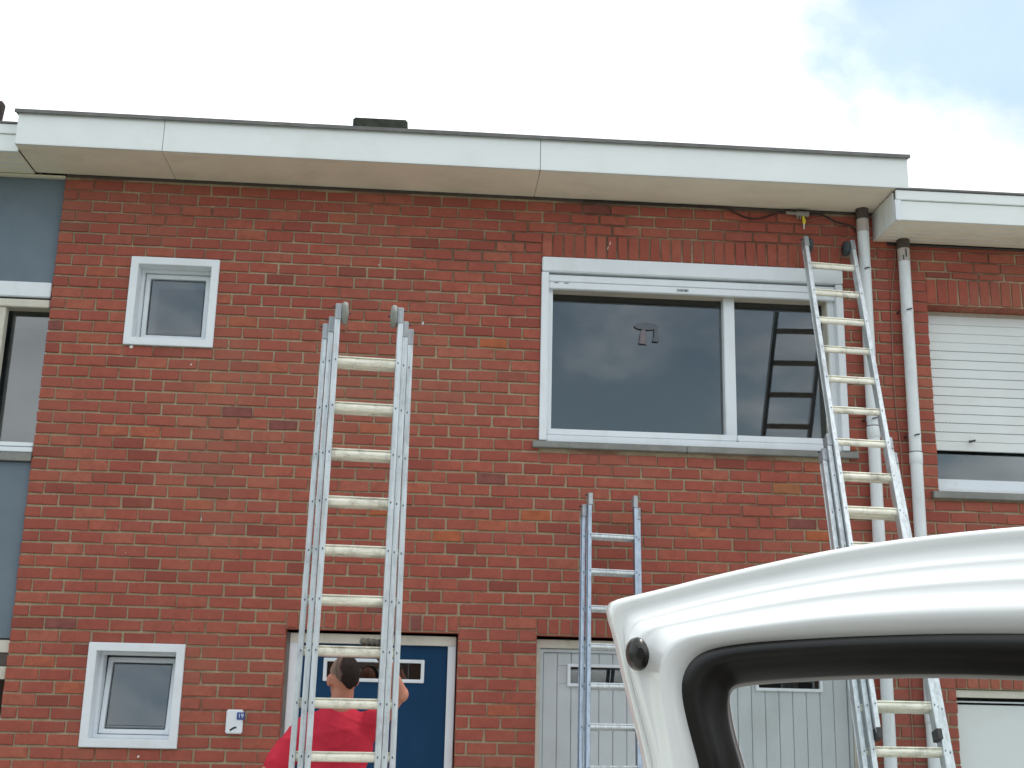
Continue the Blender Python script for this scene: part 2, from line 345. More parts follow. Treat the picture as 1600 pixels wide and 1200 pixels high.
def course_bricks(x0, x1, openings, kmax, z_low=0.0, seed=1, phase=0.0):
    """list of (xc, zc, width, height, vertical)"""
    out = []; rnd = random.Random(seed)
    for k in range(kmax):
        zt = ZT-k*CH; zb = zt-CH
        if zt < z_low+.02: break
        iv = [(x0, x1)]
        cuts = []
        for (ox0, ox1, oz0, oz1) in openings:
            if zb < oz1 < zt-.02 and oz1-zb > .02 and x0 < ox1 and x1 > ox0: cuts.append((ox0, ox1, oz1))
            if zb+.02 < oz1 and zt-.02 > oz0:
                nv = []
                for a, b in iv:
                    if ox1 <= a or ox0 >= b: nv.append((a, b)); continue
                    if ox0 > a: nv.append((a, ox0))
                    if ox1 < b: nv.append((ox1, b))
                iv = nv
        off = (0.0 if k % 2 == 0 else 0.1)+phase
        for a, b, z_ in cuts:
            if z_ > 1.95 or x0 > 5:
                n_ = max(1, round((b-a)/BW))
                for q in range(n_): out.append((a+(b-a)*(q+.5)/n_, (zt+z_)/2, (b-a)/n_-GAP, zt-z_-GAP*.9, False))
        drift = 0.012*math.sin(k*.9)+rnd.uniform(-.006, .006)
        for a, b in iv:
            n0 = math.floor((a-off)/BW)-1
            js = [n*BW+off+drift*min(1, (n*BW+off-x0)/1.0)+rnd.uniform(-.004, .004) for n in range(n0, n0+int((b-a)/BW)+5)]
            js = [x for x in js if a+.045 < x < b-.045]
            js = [a-GAP/2+0.0]+js+[b+GAP/2]
            if a > x0+.01: js[0] = a-GAP/2
            for p, q in zip(js, js[1:]):
                g = GAP*rnd.uniform(.65, 1.25)
                wd = q-p-g
                if wd > .02: out.append(((p+q)/2, (zt+zb)/2+rnd.uniform(-.001, .001), wd, CH-GAP*rnd.uniform(.85, 1.15), False))
    return out
def soldier(x0, x1, z0, z1, step, seed=3):
    rnd = random.Random(seed); n = max(1, round((x1-x0)/step)); st = (x1-x0)/n
    return [(x0+(i+.5)*st, (z0+z1)/2, st-GAP*rnd.uniform(.6, 1.1), z1-z0-GAP*rnd.uniform(.7, 1.2), True) for i in range(n)]
def lay(bricks, wall, limit=300, seed=5):
    rnd = random.Random(seed)
    sp = {}
    for (tx, ty), mt in SPECIAL:
        best = min(range(len(bricks)), key=lambda i: (project((bricks[i][0], 0, bricks[i][1]))[0]-tx)**2+2*(project((bricks[i][0], 0, bricks[i][1]))[1]-ty)**2)
        px, py, _ = project((bricks[best][0], 0, bricks[best][1]))
        if abs(px-tx) < 30 and abs(py-ty) < 12: sp[best] = mt
    sc = []
    for i, (x, z, wd, hg, v) in enumerate(bricks):
        px, py, d = project((x, 0, z))
        vis = -10 < px < 1610 and 0 < py < 1205 and not hidden(px, py)
        sc.append((0 if i in sp else 1 if vis else 2, d*d/(wd*hg), i))
    sc.sort(); ind = set(i for _, _, i in sc[:limit] if _ < 2) if False else set(t[2] for t in sc[:limit] if t[0] < 2)
    rest = MB()
    for i, (x, z, wd, hg, v) in enumerate(bricks):
        yo = rnd.uniform(-.0022, .0018)-0.001
        if i in ind:
            qw = round(wd/.004)*.004
            o = bpy.data.objects.new('brick', brick_mesh(qw, round(hg/.002)*.002, i, sp.get(i, 'brick')))
            o.location = (x, yo, z); o.rotation_euler = (rnd.uniform(-.008, .008), rnd.uniform(-.006, .006), rnd.uniform(-.006, .006)); link(o, wall)
        else:
            V, F = brick_geo(wd, hg, 0.05, i)
            rest.add([(a+x, b+yo, c+z) for a, b, c in V], F)
    if rest.v:
        o = rest.build('brickwork', 'brick', wall); o['kind'] = 'stuff'
def wall_mesh(name, x0, x1, z0, z1, openings, y0, y1, parent, mat='mortar'):
    xs = sorted({x0, x1, *[v for o in openings for v in o[:2] if x0 < v < x1]}); zs = sorted({z0, z1, *[v for o in openings for v in o[2:] if z0 < v < z1]})
    b = MB(); solid = lambda x, z: x0 < x < x1 and z0 < z < z1 and not any(o[0] < x < o[1] and o[2] < z < o[3] for o in openings)
    for i in range(len(xs)-1):
        for j in range(len(zs)-1):
            a, c, d, e = xs[i], xs[i+1], zs[j], zs[j+1]; mx_, mz_ = (a+c)/2, (d+e)/2
            if not solid(mx_, mz_): continue
            b.add([(a, y0, d), (c, y0, d), (c, y0, e), (a, y0, e)], [(0, 1, 2, 3)])
            b.add([(a, y1, d), (c, y1, d), (c, y1, e), (a, y1, e)], [(3, 2, 1, 0)])
            for side, nx, nz in ((0, a-.001, mz_), (1, c+.001, mz_), (2, mx_, d-.001), (3, mx_, e+.001)):
                if not solid(nx, nz):
                    q = {0: [(a, y0, d), (a, y0, e), (a, y1, e), (a, y1, d)], 1: [(c, y0, d), (c, y1, d), (c, y1, e), (c, y0, e)],
                         2: [(a, y0, d), (a, y1, d), (c, y1, d), (c, y0, d)], 3: [(a, y0, e), (c, y0, e), (c, y1, e), (a, y1, e)]}[side]
                    b.add(q, [(0, 1, 2, 3)])
    return b.build(name, mat, parent)

# ================================================================== main house
H = thing('brick_house', 'red brick terraced house with blue front door, flat roof and white fascia', 'house')
OPEN = [(.505, 1.095, 3.86, 4.476), (.495, 1.09, 1.272, 1.902), (3.31, 5.445, 3.25, 4.612), (1.708, 2.816, 0, 2.022), (3.317, 5.45, 0, 2.022)]
wall = wall_mesh('wall', 0.004, 5.787, 0.0, 5.058, OPEN, 0.0055, 0.29, H)
bOPEN = [o for o in OPEN[:2]]+[(3.31, 5.445, 3.25, 4.79), (1.708, 2.816, 0, 2.13), (3.317, 5.45, 0, 2.13)]
bricks = course_bricks(0.0, 5.787, bOPEN, 66)
bricks += soldier(3.31, 5.445, 4.612, 4.793, .0765, 3)+soldier(1.708, 2.816, 2.022, 2.130, .0765, 4)+soldier(3.317, 5.45, 2.022, 2.130, .0765, 5)
lay(bricks, wall)
for x_, z_, w_, h_ in ((3.79, 4.735, .006, .028), (3.775, 4.70, .005, .02), (2.50, 4.09, .009, .02), (.965, 3.735, .008, .008), (1.12, 2.70, .004, .02), (.66, 2.47, .004, .014), (2.18, 4.50, .005, .008), (.56, 3.84, .02, .006), (.86, 1.22, .01, .008)):
    MB().add([(x_-w_, -.0065, z_), (x_, -.0065, z_-h_*.6), (x_+w_, -.0065, z_+h_*.1), (x_+w_*.3, -.0065, z_+h_*.6)], [(0, 1, 2, 3)]) if False else MB().tube([(x_-w_*.3, -.004, z_-h_/2), (x_+w_*.2, -.005, z_), (x_+w_*.6, -.004, z_+h_/2)], w_*.55, 6).build('plaster_fleck', 'fascia', wall)
# reveals of the openings, brick lined
for (a, b, c, d) in (OPEN[3], OPEN[4]):
    MB().box(a-.001, a+.004, .006, .14, c, d).box(b-.004, b+.001, .006, .14, c, d).box(a, b, .006, .14, d-.006, d).build('reveal', 'brick', wall)
# body of the house behind the facade
MB().box(0.01, 5.78, .295, 8.0, 2.35, 2.55).box(0.01, .11, .295, 8, 0, 5.0).box(5.68, 5.78, .295, 8, 0, 5.0).box(.11, 5.68, 7.9, 8, 0, 5.0).box(.115, 5.675, 3.0, 3.1, 0, 5).build('inner_wall', 'room', H)
# roof: fascia, soffit, trim
box('roof', 'roofing', H, -0.19, 5.78, -0.43, 8.0, 5.09, 5.275)
FX = [-0.205, 0.746, 3.249, 5.786]
for a, b in zip(FX, FX[1:]):
    MB().box(a+.0018, b-.0018, -.46, -.445, 5.061, 5.284).box(a+.0018, b-.0018, -.4635, -.4605, 5.0595, 5.0685).build('fascia_board', 'fascia', H, 0.002)
    MB().box(a+.0018, b-.0018, -.4425, -.004, 5.0605, 5.075).build('soffit_board', 'soffit', H, 0.001)
MB().box(-.225, 5.80, -.482, -.40, 5.288, 5.304).box(-.225, 5.80, -.482, -.474, 5.276, 5.288).build('roof_edge_trim', 'trim_grey', H, .002)
for x, nx in ((-.205, -.190), (5.771, 5.786)): box('fascia_end', 'fascia', H, x, nx, -.442, 0.3, 5.079, 5.284)
MB().box(0.003, 5.785, -.0005, .02, 5.041, 5.0595).build('painted_shadow_line', 'pipe_cap', H)  # dark strip painting in the shadow line under the soffit
# chimney
ch = box('chimney', 'chimney', H, 1.875, 2.285, 1.0, 1.5, 5.28, 5.995, .006)
MB().box(1.862, 2.298, .985, 1.52, 6.0, 6.096).build('chimney_cap', 'moss', ch, .012, seg=3)
for i in range(9):
    zz = 5.32+i*.078
    MB().box(1.870, 2.29, .994, .9985, zz, zz+.064).build('brick', 'chimney', ch)

def small_window(x0, x1, z0, z1, tilt, lab):
    w_ = frame('window', 'pvc', H, x0, x1, z0, z1, -.022, .135, .052)
    w_['label'] = lab
    frame('frame', 'pvc', w_, x0+.052, x1-.052, z0+.052, z1-.052, .085, .17, .022, bevel=.002)
    sx0, sx1, sz0, sz1 = x0+.078, x1-.078, z0+.078, z1-.078
    s = bpy.data.objects.new('sash', None)
    # sash hinged along its lower edge, so that it can lean into the room
    b = frame('sash', 'pvc', w_, 0, sx1-sx0, 0, sz1-sz0, 0, .05, .03, bevel=.003)
    b.location = (sx0, .115, sz0); b.rotation_euler = (-tilt, 0, 0)
    g = MB().box(.04, sx1-sx0-.04, .02, .026, .04, sz1-sz0-.04).build('pane', 'glass', w_); g.location = b.location; g.rotation_euler = b.rotation_euler
    MB().box(.041, sx1-sx0-.041, .024, .027, .05, .052).build('spacer', 'dark_metal', w_).location = (sx0, .115, sz0)
    bpy.data.objects.remove(s)
    # the room behind
    MB().box(x0+.02, x1-.02, .42 if tilt == 0 else .9, .44 if tilt == 0 else .92, z0+.02, z1-.02).build('back_wall', 'pane_tint_panel' if tilt == 0 else 'room', w_)
    return w_
wu = small_window(.507, 1.100, 3.855, 4.478, 0.0, 'closed small white window on the upper floor')
frame('frame_reflection', 'pane_tint_panel', wu, .615, 1.03, 3.93, 4.37, .185, .20, .05, bevel=.004)  # pale ring behind the glass, imitating the frame's reflection in the pane
wl_ = small_window(.495, 1.092, 1.270, 1.904, R(9), 'small white window tilted open on the ground floor')
MB().box(.56, 1.03, .29, .295, 1.30, 1.88).build('blind', 'pane_tint_panel', wl_)

# big window
bw = frame('window', 'pvc', H, 3.362, 5.392, 3.298, 4.50, .035, .26, .034, .045, .05, .06, .003); bw['label'] = 'wide two pane white window with a shutter box'
MB().box(3.313, 5.446, -.03, .05, 4.502, 4.608).build('shutter_box', 'pvc', bw, .006)
MB().box(3.362, 5.392, .0, .034, 4.438, 4.488).build('top_rail', 'pvc', bw, .004)
MB().box(3.362, 5.392, -.004, .033, 4.386, 4.434).build('top_rail', 'pvc', bw, .004)
MB().box(3.40, 3.43, -.006, -.004, 4.424, 4.429).box(3.47, 3.5, -.006, -.004, 4.424, 4.429).build('vent_slot', 'black', bw)
MB().box(4.262, 4.345, -.006, -.004, 4.400, 4.420).build('maker_plate', 'alu_bracket', bw)
MB().box(4.275, 4.305, -.0072, -.006, 4.408, 4.412).box(4.318, 4.332, -.0072, -.006, 4.404, 4.414).build('plate_print', 'dark_metal', bw)
MB().box(3.311, 3.362, -.022, .05, 3.303, 4.499).build('shutter_guide', 'pvc', bw, .004)
MB().box(5.392, 5.444, -.022, .05, 3.303, 4.499).build('shutter_guide', 'pvc', bw, .004)
MB().box(4.612, 4.690, .08, .20, 3.345, 4.44).build('mullion', 'pvc', bw, .005)
MB().box(3.364, 4.67, .012, .034, 3.348, 3.392).build('bottom_rail', 'pvc', bw, .005)
MB().box(4.672, 5.39, .012, .034, 3.348, 3.392).build('bottom_rail', 'pvc', bw, .005)
MB().box(3.362, 5.392, -.008, .034, 3.297, 3.343).build('lower_rail', 'pvc', bw, .004)
MB().box(4.662, 4.682, -.0, .02, 3.338, 3.346).build('drain_cap', 'black', bw)
MB().box(5.34, 5.347, .035, .148, 3.34, 4.44).build('inner_jamb', 'pvc_warm', bw, .002)  # cream colour stands in for shade on this side of the white frame
MB().box(3.40, 5.34, .036, .148, 4.392, 4.44).build('shutter_slot', 'slot', bw)
pane('pane', bw, 3.40, 4.63, 3.36, 4.44, .15); pane('pane', bw, 4.68, 5.345, 3.36, 4.44, .15)
MB().box(3.268, 4.31, -.045, .03, 3.250, 3.294).build('stone_sill', 'stone', bw, .004)
MB().box(4.313, 5.497, -.045, .03, 3.250, 3.294).build('stone_sill', 'stone', bw, .004)
# room behind the big window
MB().box(3.2, 5.6, 2.8, 2.82, 2.6, 5.0).build('back_wall', 'room', bw)

# door
dr = frame('front_door', 'pvc', H, 1.735, 2.803, 0.0, 1.998, .07, .14, .052, .052, .02, .062, .004); dr['label'] = 'blue front door with a slot window'
MB().box(1.737, 2.801, .064, .069, 1.938, 1.996).build('shaded_header_face', 'pvc_warm', dr, .001)  # thin cream face painting the shaded head of the white frame
MB().box(1.712, 1.735, .075, .13, 0, 2.0).build('weather_strip', 'stone', dr)
leaf = wall_mesh('door_leaf', 1.79, 2.748, .02, 1.934, [(1.955, 2.603, 1.702, 1.845)], .10, .145, dr, 'door_blue')
frame('slot_frame', 'pvc', leaf, 1.955, 2.603, 1.700, 1.846, .088, .13, .022, bevel=.003)
pane('slot_pane', leaf, 1.975, 2.583, 1.72, 1.828, .115)
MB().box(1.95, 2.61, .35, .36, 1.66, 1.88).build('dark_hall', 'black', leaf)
MB().tube([(1.84, .1, 1.0), (1.84, .05, 1.0), (1.86, .05, 1.0), (1.95, .05, 1.0)], .009).build('door_handle', 'alu', leaf)
MB().tube([(2.32, .075, 1.958), (2.50, .075, 1.958)], .011).build('door_closer', 'dark_metal', dr)
# garage
gd = frame('garage_door', 'pvc_warm', H, 3.322, 5.446, 0.0, 1.996, .075, .15, .028, .028, .01, .055, .004); gd['label'] = 'grey white garage door of vertical boards with slot windows'
frame('inner_frame', 'garage', gd, 3.352, 5.416, .01, 1.938, .095, .14, .022, bevel=.002)
GW = [(3.545, 3.975), (4.79, 5.215)]
nb = 22; gx0, gx1 = 3.376, 5.392; st = (gx1-gx0)/nb
for i in range(nb):
    a, b = gx0+i*st+.0014, gx0+(i+1)*st-.0014
    zs = [(.035, 1.915)]
    if any(a < q-.005 and b > p_+.005 for p_, q in GW): zs = [(.035, 1.722), (1.832, 1.915)]
    for c, d in zs: MB().box(a, b, .112, .13, c, d).build('board', 'garage', gd, .003, seg=1)
    if len(zs) == 2:
        for p_, q in GW:
            if a < q-.005 and b > p_+.005:
                if p_-.012 > a+.004: MB().box(a, p_-.0125, .112, .13, 1.7225, 1.8315).build('board', 'garage', gd, .001, seg=1)
                if q+.012 < b-.004: MB().box(q+.0125, b, .112, .13, 1.7225, 1.8315).build('board', 'garage', gd, .001, seg=1)
MB().box(gx0, gx1, .1305, .136, .03, 1.717).box(gx0, gx1, .1305, .136, 1.84, 1.92).box(gx0, GW[0][0]-.012, .1305, .136, 1.7175, 1.8395).box(GW[0][1]+.012, GW[1][0]-.012, .1305, .136, 1.7175, 1.8395).box(GW[1][1]+.012, gx1, .1305, .136, 1.7175, 1.8395).build('backing', 'garage', gd)
for a, b in GW:
    f_ = frame('slot_window', 'pvc', gd, a-.012, b+.012, 1.702, 1.846, .095, .135, .02, bevel=.003)
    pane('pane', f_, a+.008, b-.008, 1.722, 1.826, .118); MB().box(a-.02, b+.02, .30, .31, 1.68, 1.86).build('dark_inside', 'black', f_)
MB().box(gx0, gx1, .104, .112, .9, .93).build('cross_rail', 'garage', gd, .002)

# downpipes
def downpipe(x, ztop, zcap, joints, brackets, parent, r=.041, y=-.062):
    p = MB().tube([(x, y, 0.02), (x, y, zcap)], r, 24).build('downpipe', 'pipe', parent)
    MB().tube([(x, y, zcap-.004), (x, y, ztop)], r*1.10, 24).build('collar', 'pipe_cap', p)
    MB().tube([(x, y, zcap-.10), (x, y, zcap)], r*1.05, 24).build('sleeve', 'pipe_dirty', p)
    for z in joints:
        MB().tube([(x, y, z-.08), (x, y, z-.076), (x, y, z-.003), (x, y, z)], r*1.09, 24, rr=[r*1.02, r*1.10, r*1.10, r*1.03]).build('socket', 'pipe', p)
        MB().tube([(x, y, z), (x, y, z+.006)], r*1.04, 24).build('seal_ring', 'dark_metal', p)
    for z in brackets:
        MB().tube([(x, y, z-.011), (x, y, z+.011)], r*1.035, 24).build('clip', 'pipe', p)
        MB().tube([(x-.02, y-.045, z-.004), (x+.0, y-.052, z+.003), (x+.018, y-.046, z+.006)], .0045, 6).tube([(x-.046, y+.01, z), (x-.05, .0, z)], .006, 6).build('clip_screw', 'dark_metal', p)
    return p
dp = downpipe(5.597, 5.075, 4.985, [3.47, 1.9], [4.60, 3.52, 2.2], H)

# ================================================================== right neighbour
NBR = thing('brick_house', 'red brick neighbouring house with cream roller shutter at the right edge of the picture', 'house', (5.787, 0, 0))
def rel(o): o.matrix_parent_inverse = Matrix.Translation((-5.787, 0, 0)); return o
X1 = 9.2
NO = [(6.056, 8.0, 3.05, 4.39), (6.083, 8.4, 0, 1.742)]
nwall = rel(wall_mesh('wall', 5.787, X1, 0, 4.836, NO, .0055, .29, NBR))
nb_bricks = [b for b in course_bricks(5.787, X1, [(6.056, 8.0, 3.05, 4.585), (6.083, 8.4, 0, 1.85)], 66, seed=9, phase=.02) if b[1] < 4.83]
nb_bricks += soldier(6.056, 8.0, 4.39, 4.583, .0775, 8)+soldier(6.083, 8.4, 1.742, 1.848, .0775, 9)
lay(nb_bricks, nwall, 300, 6)
und = MB()
for q in soldier(6.056, 8.0, 4.39, 4.583, .0775, 8): und.box(q[0]-q[2]/2, q[0]+q[2]/2, .012, .15, 4.386, 4.394)
o = rel(und.build('brick_underside', 'brick', nwall)); o.matrix_parent_inverse = Matrix()
rel(MB().box(5.79, X1, .295, 8, 2.35, 2.5).box(X1-.1, X1, .295, 8, 0, 4.8).box(5.79, X1-.1, 3, 3.1, 0, 4.8).build('inner_wall', 'room', NBR))
rel(box('painted_shadow_line', 'pipe_cap', NBR, 5.79, X1, -.0005, .02, 4.822, 4.8365))  # same dark strip, drawn for the shadow under the neighbour's soffit
rel(box('course_trim', 'brick', NBR, 5.79, X1, -.0005, .02, 4.797, 4.819))
rel(box('roof', 'roofing', NBR, 5.79, X1, .0, 8, 4.86, 5.05)); rel(box('roof', 'roofing', NBR, 5.80, X1, -.42, -.002, 4.86, 5.05))
NF = -.438
rel(MB().box(5.70, X1, NF, NF+.015, 4.838, 4.978).build('fascia_board', 'fascia', NBR, .002))
rel(MB().box(5.695, X1, NF-.012, NF+.01, 4.981, 5.052).build('fascia_band', 'fascia', NBR, .004))
rel(MB().box(5.685, 5.725, NF-.016, NF-.002, 4.83, 4.980).box(5.685, 5.697, NF-.016, NF+.03, 4.83, 4.980).build('corner_trim', 'pvc', NBR, .003))
rel(MB().box(5.70, X1, NF-.02, NF+.05, 5.054, 5.07).build('roof_edge_trim', 'trim_grey', NBR, .002))
for i in range(3):
    a = NF+.032+i*.135
    rel(MB().box(5.688, 5.697, a, a+.131, 4.838, 5.05).build('fascia_end', 'fascia', NBR, .002))
npl = 6; pw = (-.012-(NF+.017))/npl
for i in range(npl):
    a = NF+.017+i*pw
    rel(MB().box(5.70, X1, a+.006, a+pw, 4.8405, 4.853).build('soffit_plank', 'soffit', NBR, .002, seg=1))
    rel(MB().box(5.70, X1, a-.0005, a+.006, 4.8385, 4.85).build('soffit_groove', 'pvc', NBR))
# window with roller shutter
nw = rel(frame('window', 'pvc', NBR, 6.062, 7.99, 3.053, 4.385, .185, .25, .05)); nw['label'] = 'window with its roller shutter three quarters down'
def nrel(o): return o
zt, zb, ys = 4.352, 3.365, .135
box('shutter_lintel', 'pvc_warm', nw, 6.06, 7.995, .15, .20, 4.350, 4.388, .003)
ns = 15; sh = (zt-zb)/ns
for i in range(ns):
    z1_ = zt-i*sh
    MB().box(6.062, 7.99, ys, ys+.012, z1_-sh+.0015, z1_-.0003).build('shutter_slat', 'shutter', nw, .0025)
hb = MB()
for i in range(4, ns-1):
    z_ = zt-i*sh-.0
    for k in range(int(1.92/.024)):
        hb.box(6.072+k*.024, 6.072+k*.024+.014, ys+.0005, ys+.004, z_-.0012, z_+.0016)
o = hb.build('shutter_slots', 'black', nw); o['kind'] = 'stuff'
MB().tube([(6.36, ys, 3.435), (6.36, ys-.03, 3.43)], .008).tube([(6.345, ys-.03, 3.425), (6.385, ys-.034, 3.437)], .007).build('shutter_stop', 'dark_metal', nw)
MB().box(6.062, 7.99, .149, .155, zb+.002, zb+.3).build('shutter_back', 'shutter', nw)
pane('pane', nw, 6.11, 7.94, 3.10, 3.6, .205)
MB().box(6.10, 7.95, .15, .185, 3.088, 3.165).build('bottom_rail', 'pvc', nw, .004)
MB().box(6.06, 7.99, .05, .18, 3.055, 3.084).build('lower_rail', 'pvc', nw, .004)
MB().box(6.0, 8.05, -.045, .05, 2.998, 3.046).build('stone_sill', 'stone', nw, .004)
MB().box(6.0, 8.1, 1.5, 1.52, 2.7, 4.7).build('back_wall', 'room', nw)
for c in nw.children:
    c.matrix_parent_inverse = Matrix()
ng = rel(box('garage_lintel', 'pvc_warm', NBR, 6.086, 8.398, .02, .12, 1.69, 1.738, .003))
g2 = rel(frame('garage_door', 'pvc', NBR, 6.086, 8.398, 0.01, 1.668, .06, .12, .01)); g2['label'] = 'smooth white garage door under a dark gap'
for i in range(3):
    MB().box(6.10, 8.386, .068, .10, .03+i*.54, .03+i*.54+.534).build('door_panel', 'shutter', g2, .003)
dp2 = downpipe(5.884, 4.875, 4.775, [3.30, 1.6], [4.31, 3.415, 2.1], NBR)
dp2.matrix_parent_inverse = Matrix.Translation((-5.787, 0, 0))
MB().box(5.884-.004, 5.884+.004, -.108, -.1035, 4.70, 4.76).box(5.862, 5.868, -.105, -.1, 4.68, 4.715).build('crack', 'dark_metal', dp2)

# ================================================================== left neighbour
L = thing('rendered_house', 'neighbouring house clad in blue grey panels at the left edge of the picture', 'house', (-.2, 0, 0))
def lrel(o): o.matrix_parent_inverse = Matrix.Translation((.2, 0, 0)); return o
LX = -3.4
LO = [(LX+.6, .0, 3.04, 4.276), (LX+.6, .0, 1.0, 1.915)]
lw = lrel(wall_mesh('wall', LX, -.002, 0, 5.04, LO, .03, .3, L, 'render_grey'))
lrel(box('wall', 'room', L, LX, -.003, .31, 8, 2.2, 2.4)); lrel(box('wall', 'room', L, LX, -.003, 3.0, 3.1, 0, 5.0))
lrel(box('roof', 'roofing', L, LX, -.21, -.35, 8, 5.07, 5.24)); 
lrel(MB().box(LX, -.209, -.374, -.36, 5.046, 5.164).build('fascia_board', 'fascia', L, .002))
lrel(MB().box(LX, -.209, -.384, -.36, 5.167, 5.236).build('fascia_band', 'fascia', L, .003))
lrel(MB().box(LX, -.209, -.392, -.34, 5.238, 5.252).build('roof_edge_trim', 'trim_grey', L, .002))
for i in range(4):
    a = -.357+i*.088
    lrel(MB().box(LX, -.21, a+.006, a+.088, 5.0485, 5.06).build('soffit_plank', 'soffit', L, .002, seg=1))
    lrel(MB().box(LX, -.21, a-.0003, a+.006, 5.0465, 5.058).build('soffit_groove', 'pvc', L))
lrel(MB().box(LX, .0, -.014, .028, 5.030, 5.044).build('wall_trim', 'soffit_plank', L, .003))
w1 = lrel(frame('window', 'pvc', L, LX+.6, -.002, 3.107, 4.16, .05, .16, .04, .012, .05, .012)); w1['label'] = 'upper window of the grey clad house'
MB().box(LX+.6, -.012, .012, .05, 4.168, 4.273).build('shutter_box', 'pvc', w1, .005)
MB().box(LX+.6, -.014, .02, .05, 4.098, 4.152).build('top_rail', 'pvc_warm', w1, .004)
MB().box(-.40, -.300, .035, .1, 3.15, 4.1).build('mullion', 'pvc_warm', w1, .004)
MB().box(LX+.6, -.006, .02, .05, 3.145, 3.172).box(LX+.6, -.006, .01, .05, 3.106, 3.138).build('bottom_rail', 'pvc', w1, .003)
MB().box(LX+.6, -.004, -.005, .05, 3.045, 3.10).build('stone_sill', 'stone', w1, .003)
MB().box(LX+.64, -.004, .9, .92, 3.1, 4.2).build('pane_tint_panel', 'render_grey', w1)  # blue-grey panel added behind the glass to tint it like reflected sky
pane('pane', w1, LX+.64, -.004, 3.16, 4.15, .14); MB().box(LX+.64, -.004, .052, .138, 4.10, 4.14).build('shutter_slot', 'slot', w1)
for c in w1.children: c.matrix_parent_inverse = Matrix()
w2 = lrel(frame('window', 'pvc_warm', L, LX+.6, -.002, 1.0, 1.905, .035, .1, .05, .01, .05, .078)); w2['label'] = 'ground floor window of the grey clad house'
MB().box(LX+.6, -.004, .03, .06, 1.745, 1.822).build('dark_rail', 'pipe_cap', w2)
MB().box(LX+.6, -.004, .024, .06, 1.665, 1.742).build('lower_band', 'pvc_warm', w2)
pane('pane', w2, LX+.65, -.004, 1.05, 1.67, .075)
MB().box(LX+.6, -.003, .7, .71, .9, 2.0).build('back_wall', 'room', w2)
for c in w2.children: c.matrix_parent_inverse = Matrix()
c2 = lrel(MB().box(-1.45, -.985, 1.0, 1.4, 5.24, 6.03).build('chimney', 'chimney', L, .01))
MB().tube([(-.945, 1.1, 5.9), (-.945, 1.1, 6.09), (-.945, 1.1, 6.12)], .05, 12, rr=[.035, .05, .03]).build('chimney_pot', 'chimney', c2)

# ================================================================== small things on the facade
ic = thing('doorbell_box', 'white doorbell box with a blue number plate on the bricks left of the door', 'doorbell', (1.434, 0, 1.44))
MB().box(-.052, .052, -.03, -.004, -.073, .073).build('housing', 'pvc', ic, .007, seg=3)
MB().tube([(-.022, -.031, -.052), (-.010, -.031, -.044), (.002, -.031, -.036), (.016, -.031, -.034)], .006, 6, squash=(1, .3)).build('emblem', 'dark_metal', ic)
tg = MB().box(.014, .064, -.036, -.029, .013, .057).build('number_plate', 'blue_tag', ic, .002)
fc = bpy.data.curves.new('number', 'FONT'); fc.body = '19'; fc.size = .036; fc.extrude = .0006; fc.align_x = 'CENTER'; fc.align_y = 'CENTER'
fo = bpy.data.objects.new('tmp', fc); COL.objects.link(fo)
dg = bpy.context.evaluated_depsgraph_get(); me = bpy.data.meshes.new_from_object(fo.evaluated_get(dg)); bpy.data.objects.remove(fo)
me.materials.clear(); me.materials.append(M['white_ink'])
fo = link(bpy.data.objects.new('number', me), tg); fo.rotation_euler = (R(90), 0, 0); fo.location = (.039, -.0372, .035)

cb_ = thing('black_cable', 'thin dark cable sagging under the soffit beside the right ladder, with a grey connector', 'cable', (5.1, 0, 5.03))
def atc(o): o.matrix_parent_inverse = Matrix.Translation((-5.1, 0, -5.03)); return o
def smoothpts(P, n=6):
    P = [Vector(p) for p in P]; o = []
    for i in range(len(P)-1):
        p0, p1, p2, p3 = P[max(i-1, 0)], P[i], P[i+1], P[min(i+2, len(P)-1)]
        for k in range(n):
            t = k/n; o.append(.5*((2*p1)+(p2-p0)*t+(2*p0-5*p1+4*p2-p3)*t*t+(3*p1-p0-3*p2+p3)*t**3))
    return o+[P[-1]]
atc(MB().tube(smoothpts([(3.6, -.014, 5.040), (4.1, -.014, 5.036), (4.45, -.014, 5.042), (4.624, -.02, 5.036), (4.693, -.02, 5.003), (4.775, -.02, 4.972), (4.854, -.02, 4.970), (4.924, -.02, 4.993), (4.995, -.02, 5.019), (5.055, -.03, 5.021)]), .006, 8).build('cable', 'cable', cb_))
atc(MB().tube(smoothpts([(5.205, -.03, 5.018), (5.298, -.02, 5.026), (5.344, -.02, 5.012), (5.412, -.02, 4.975), (5.482, -.02, 4.960), (5.533, -.02, 4.943), (5.564, -.02, 4.90)]), .0065, 8).build('cable', 'cable', cb_))
atc(MB().tube(smoothpts([(5.20, -.018, 4.965), (5.29, -.018, 4.996), (5.34, -.018, 5.0), (5.41, -.016, 4.965), (5.47, -.016, 4.955)]), .003, 6).build('earth_wire', 'wire', cb_))
atc(MB().tube([(5.052, -.03, 5.021), (5.13, -.03, 5.018)], .0115, 12).tube([(5.125, -.03, 5.018), (5.205, -.03, 5.014)], .02, 12).tube([(5.195, -.03, 5.016), (5.215, -.03, 5.015)], .024, 8).tube([(5.135, -.032, 5.0), (5.135, -.032, 4.975)], .006, 8).tube([(5.155, -.034, 5.0), (5.155, -.034, 4.978)], .006, 8).build('connector', 'conn', cb_))
atc(MB().tube([(5.176, -.036, 4.998), (5.177, -.036, 4.985), (5.18, -.036, 4.965), (5.18, -.036, 4.95), (5.179, -.036, 4.938)], .01, 10, rr=[.007, .010, .0135, .012, .007]).build('yellow_plug', 'yellow', cb_))
atc(MB().tube([(5.179, -.036, 4.94), (5.178, -.036, 4.90)], .0045, 8).build('plug_tip', 'white_ink', cb_))
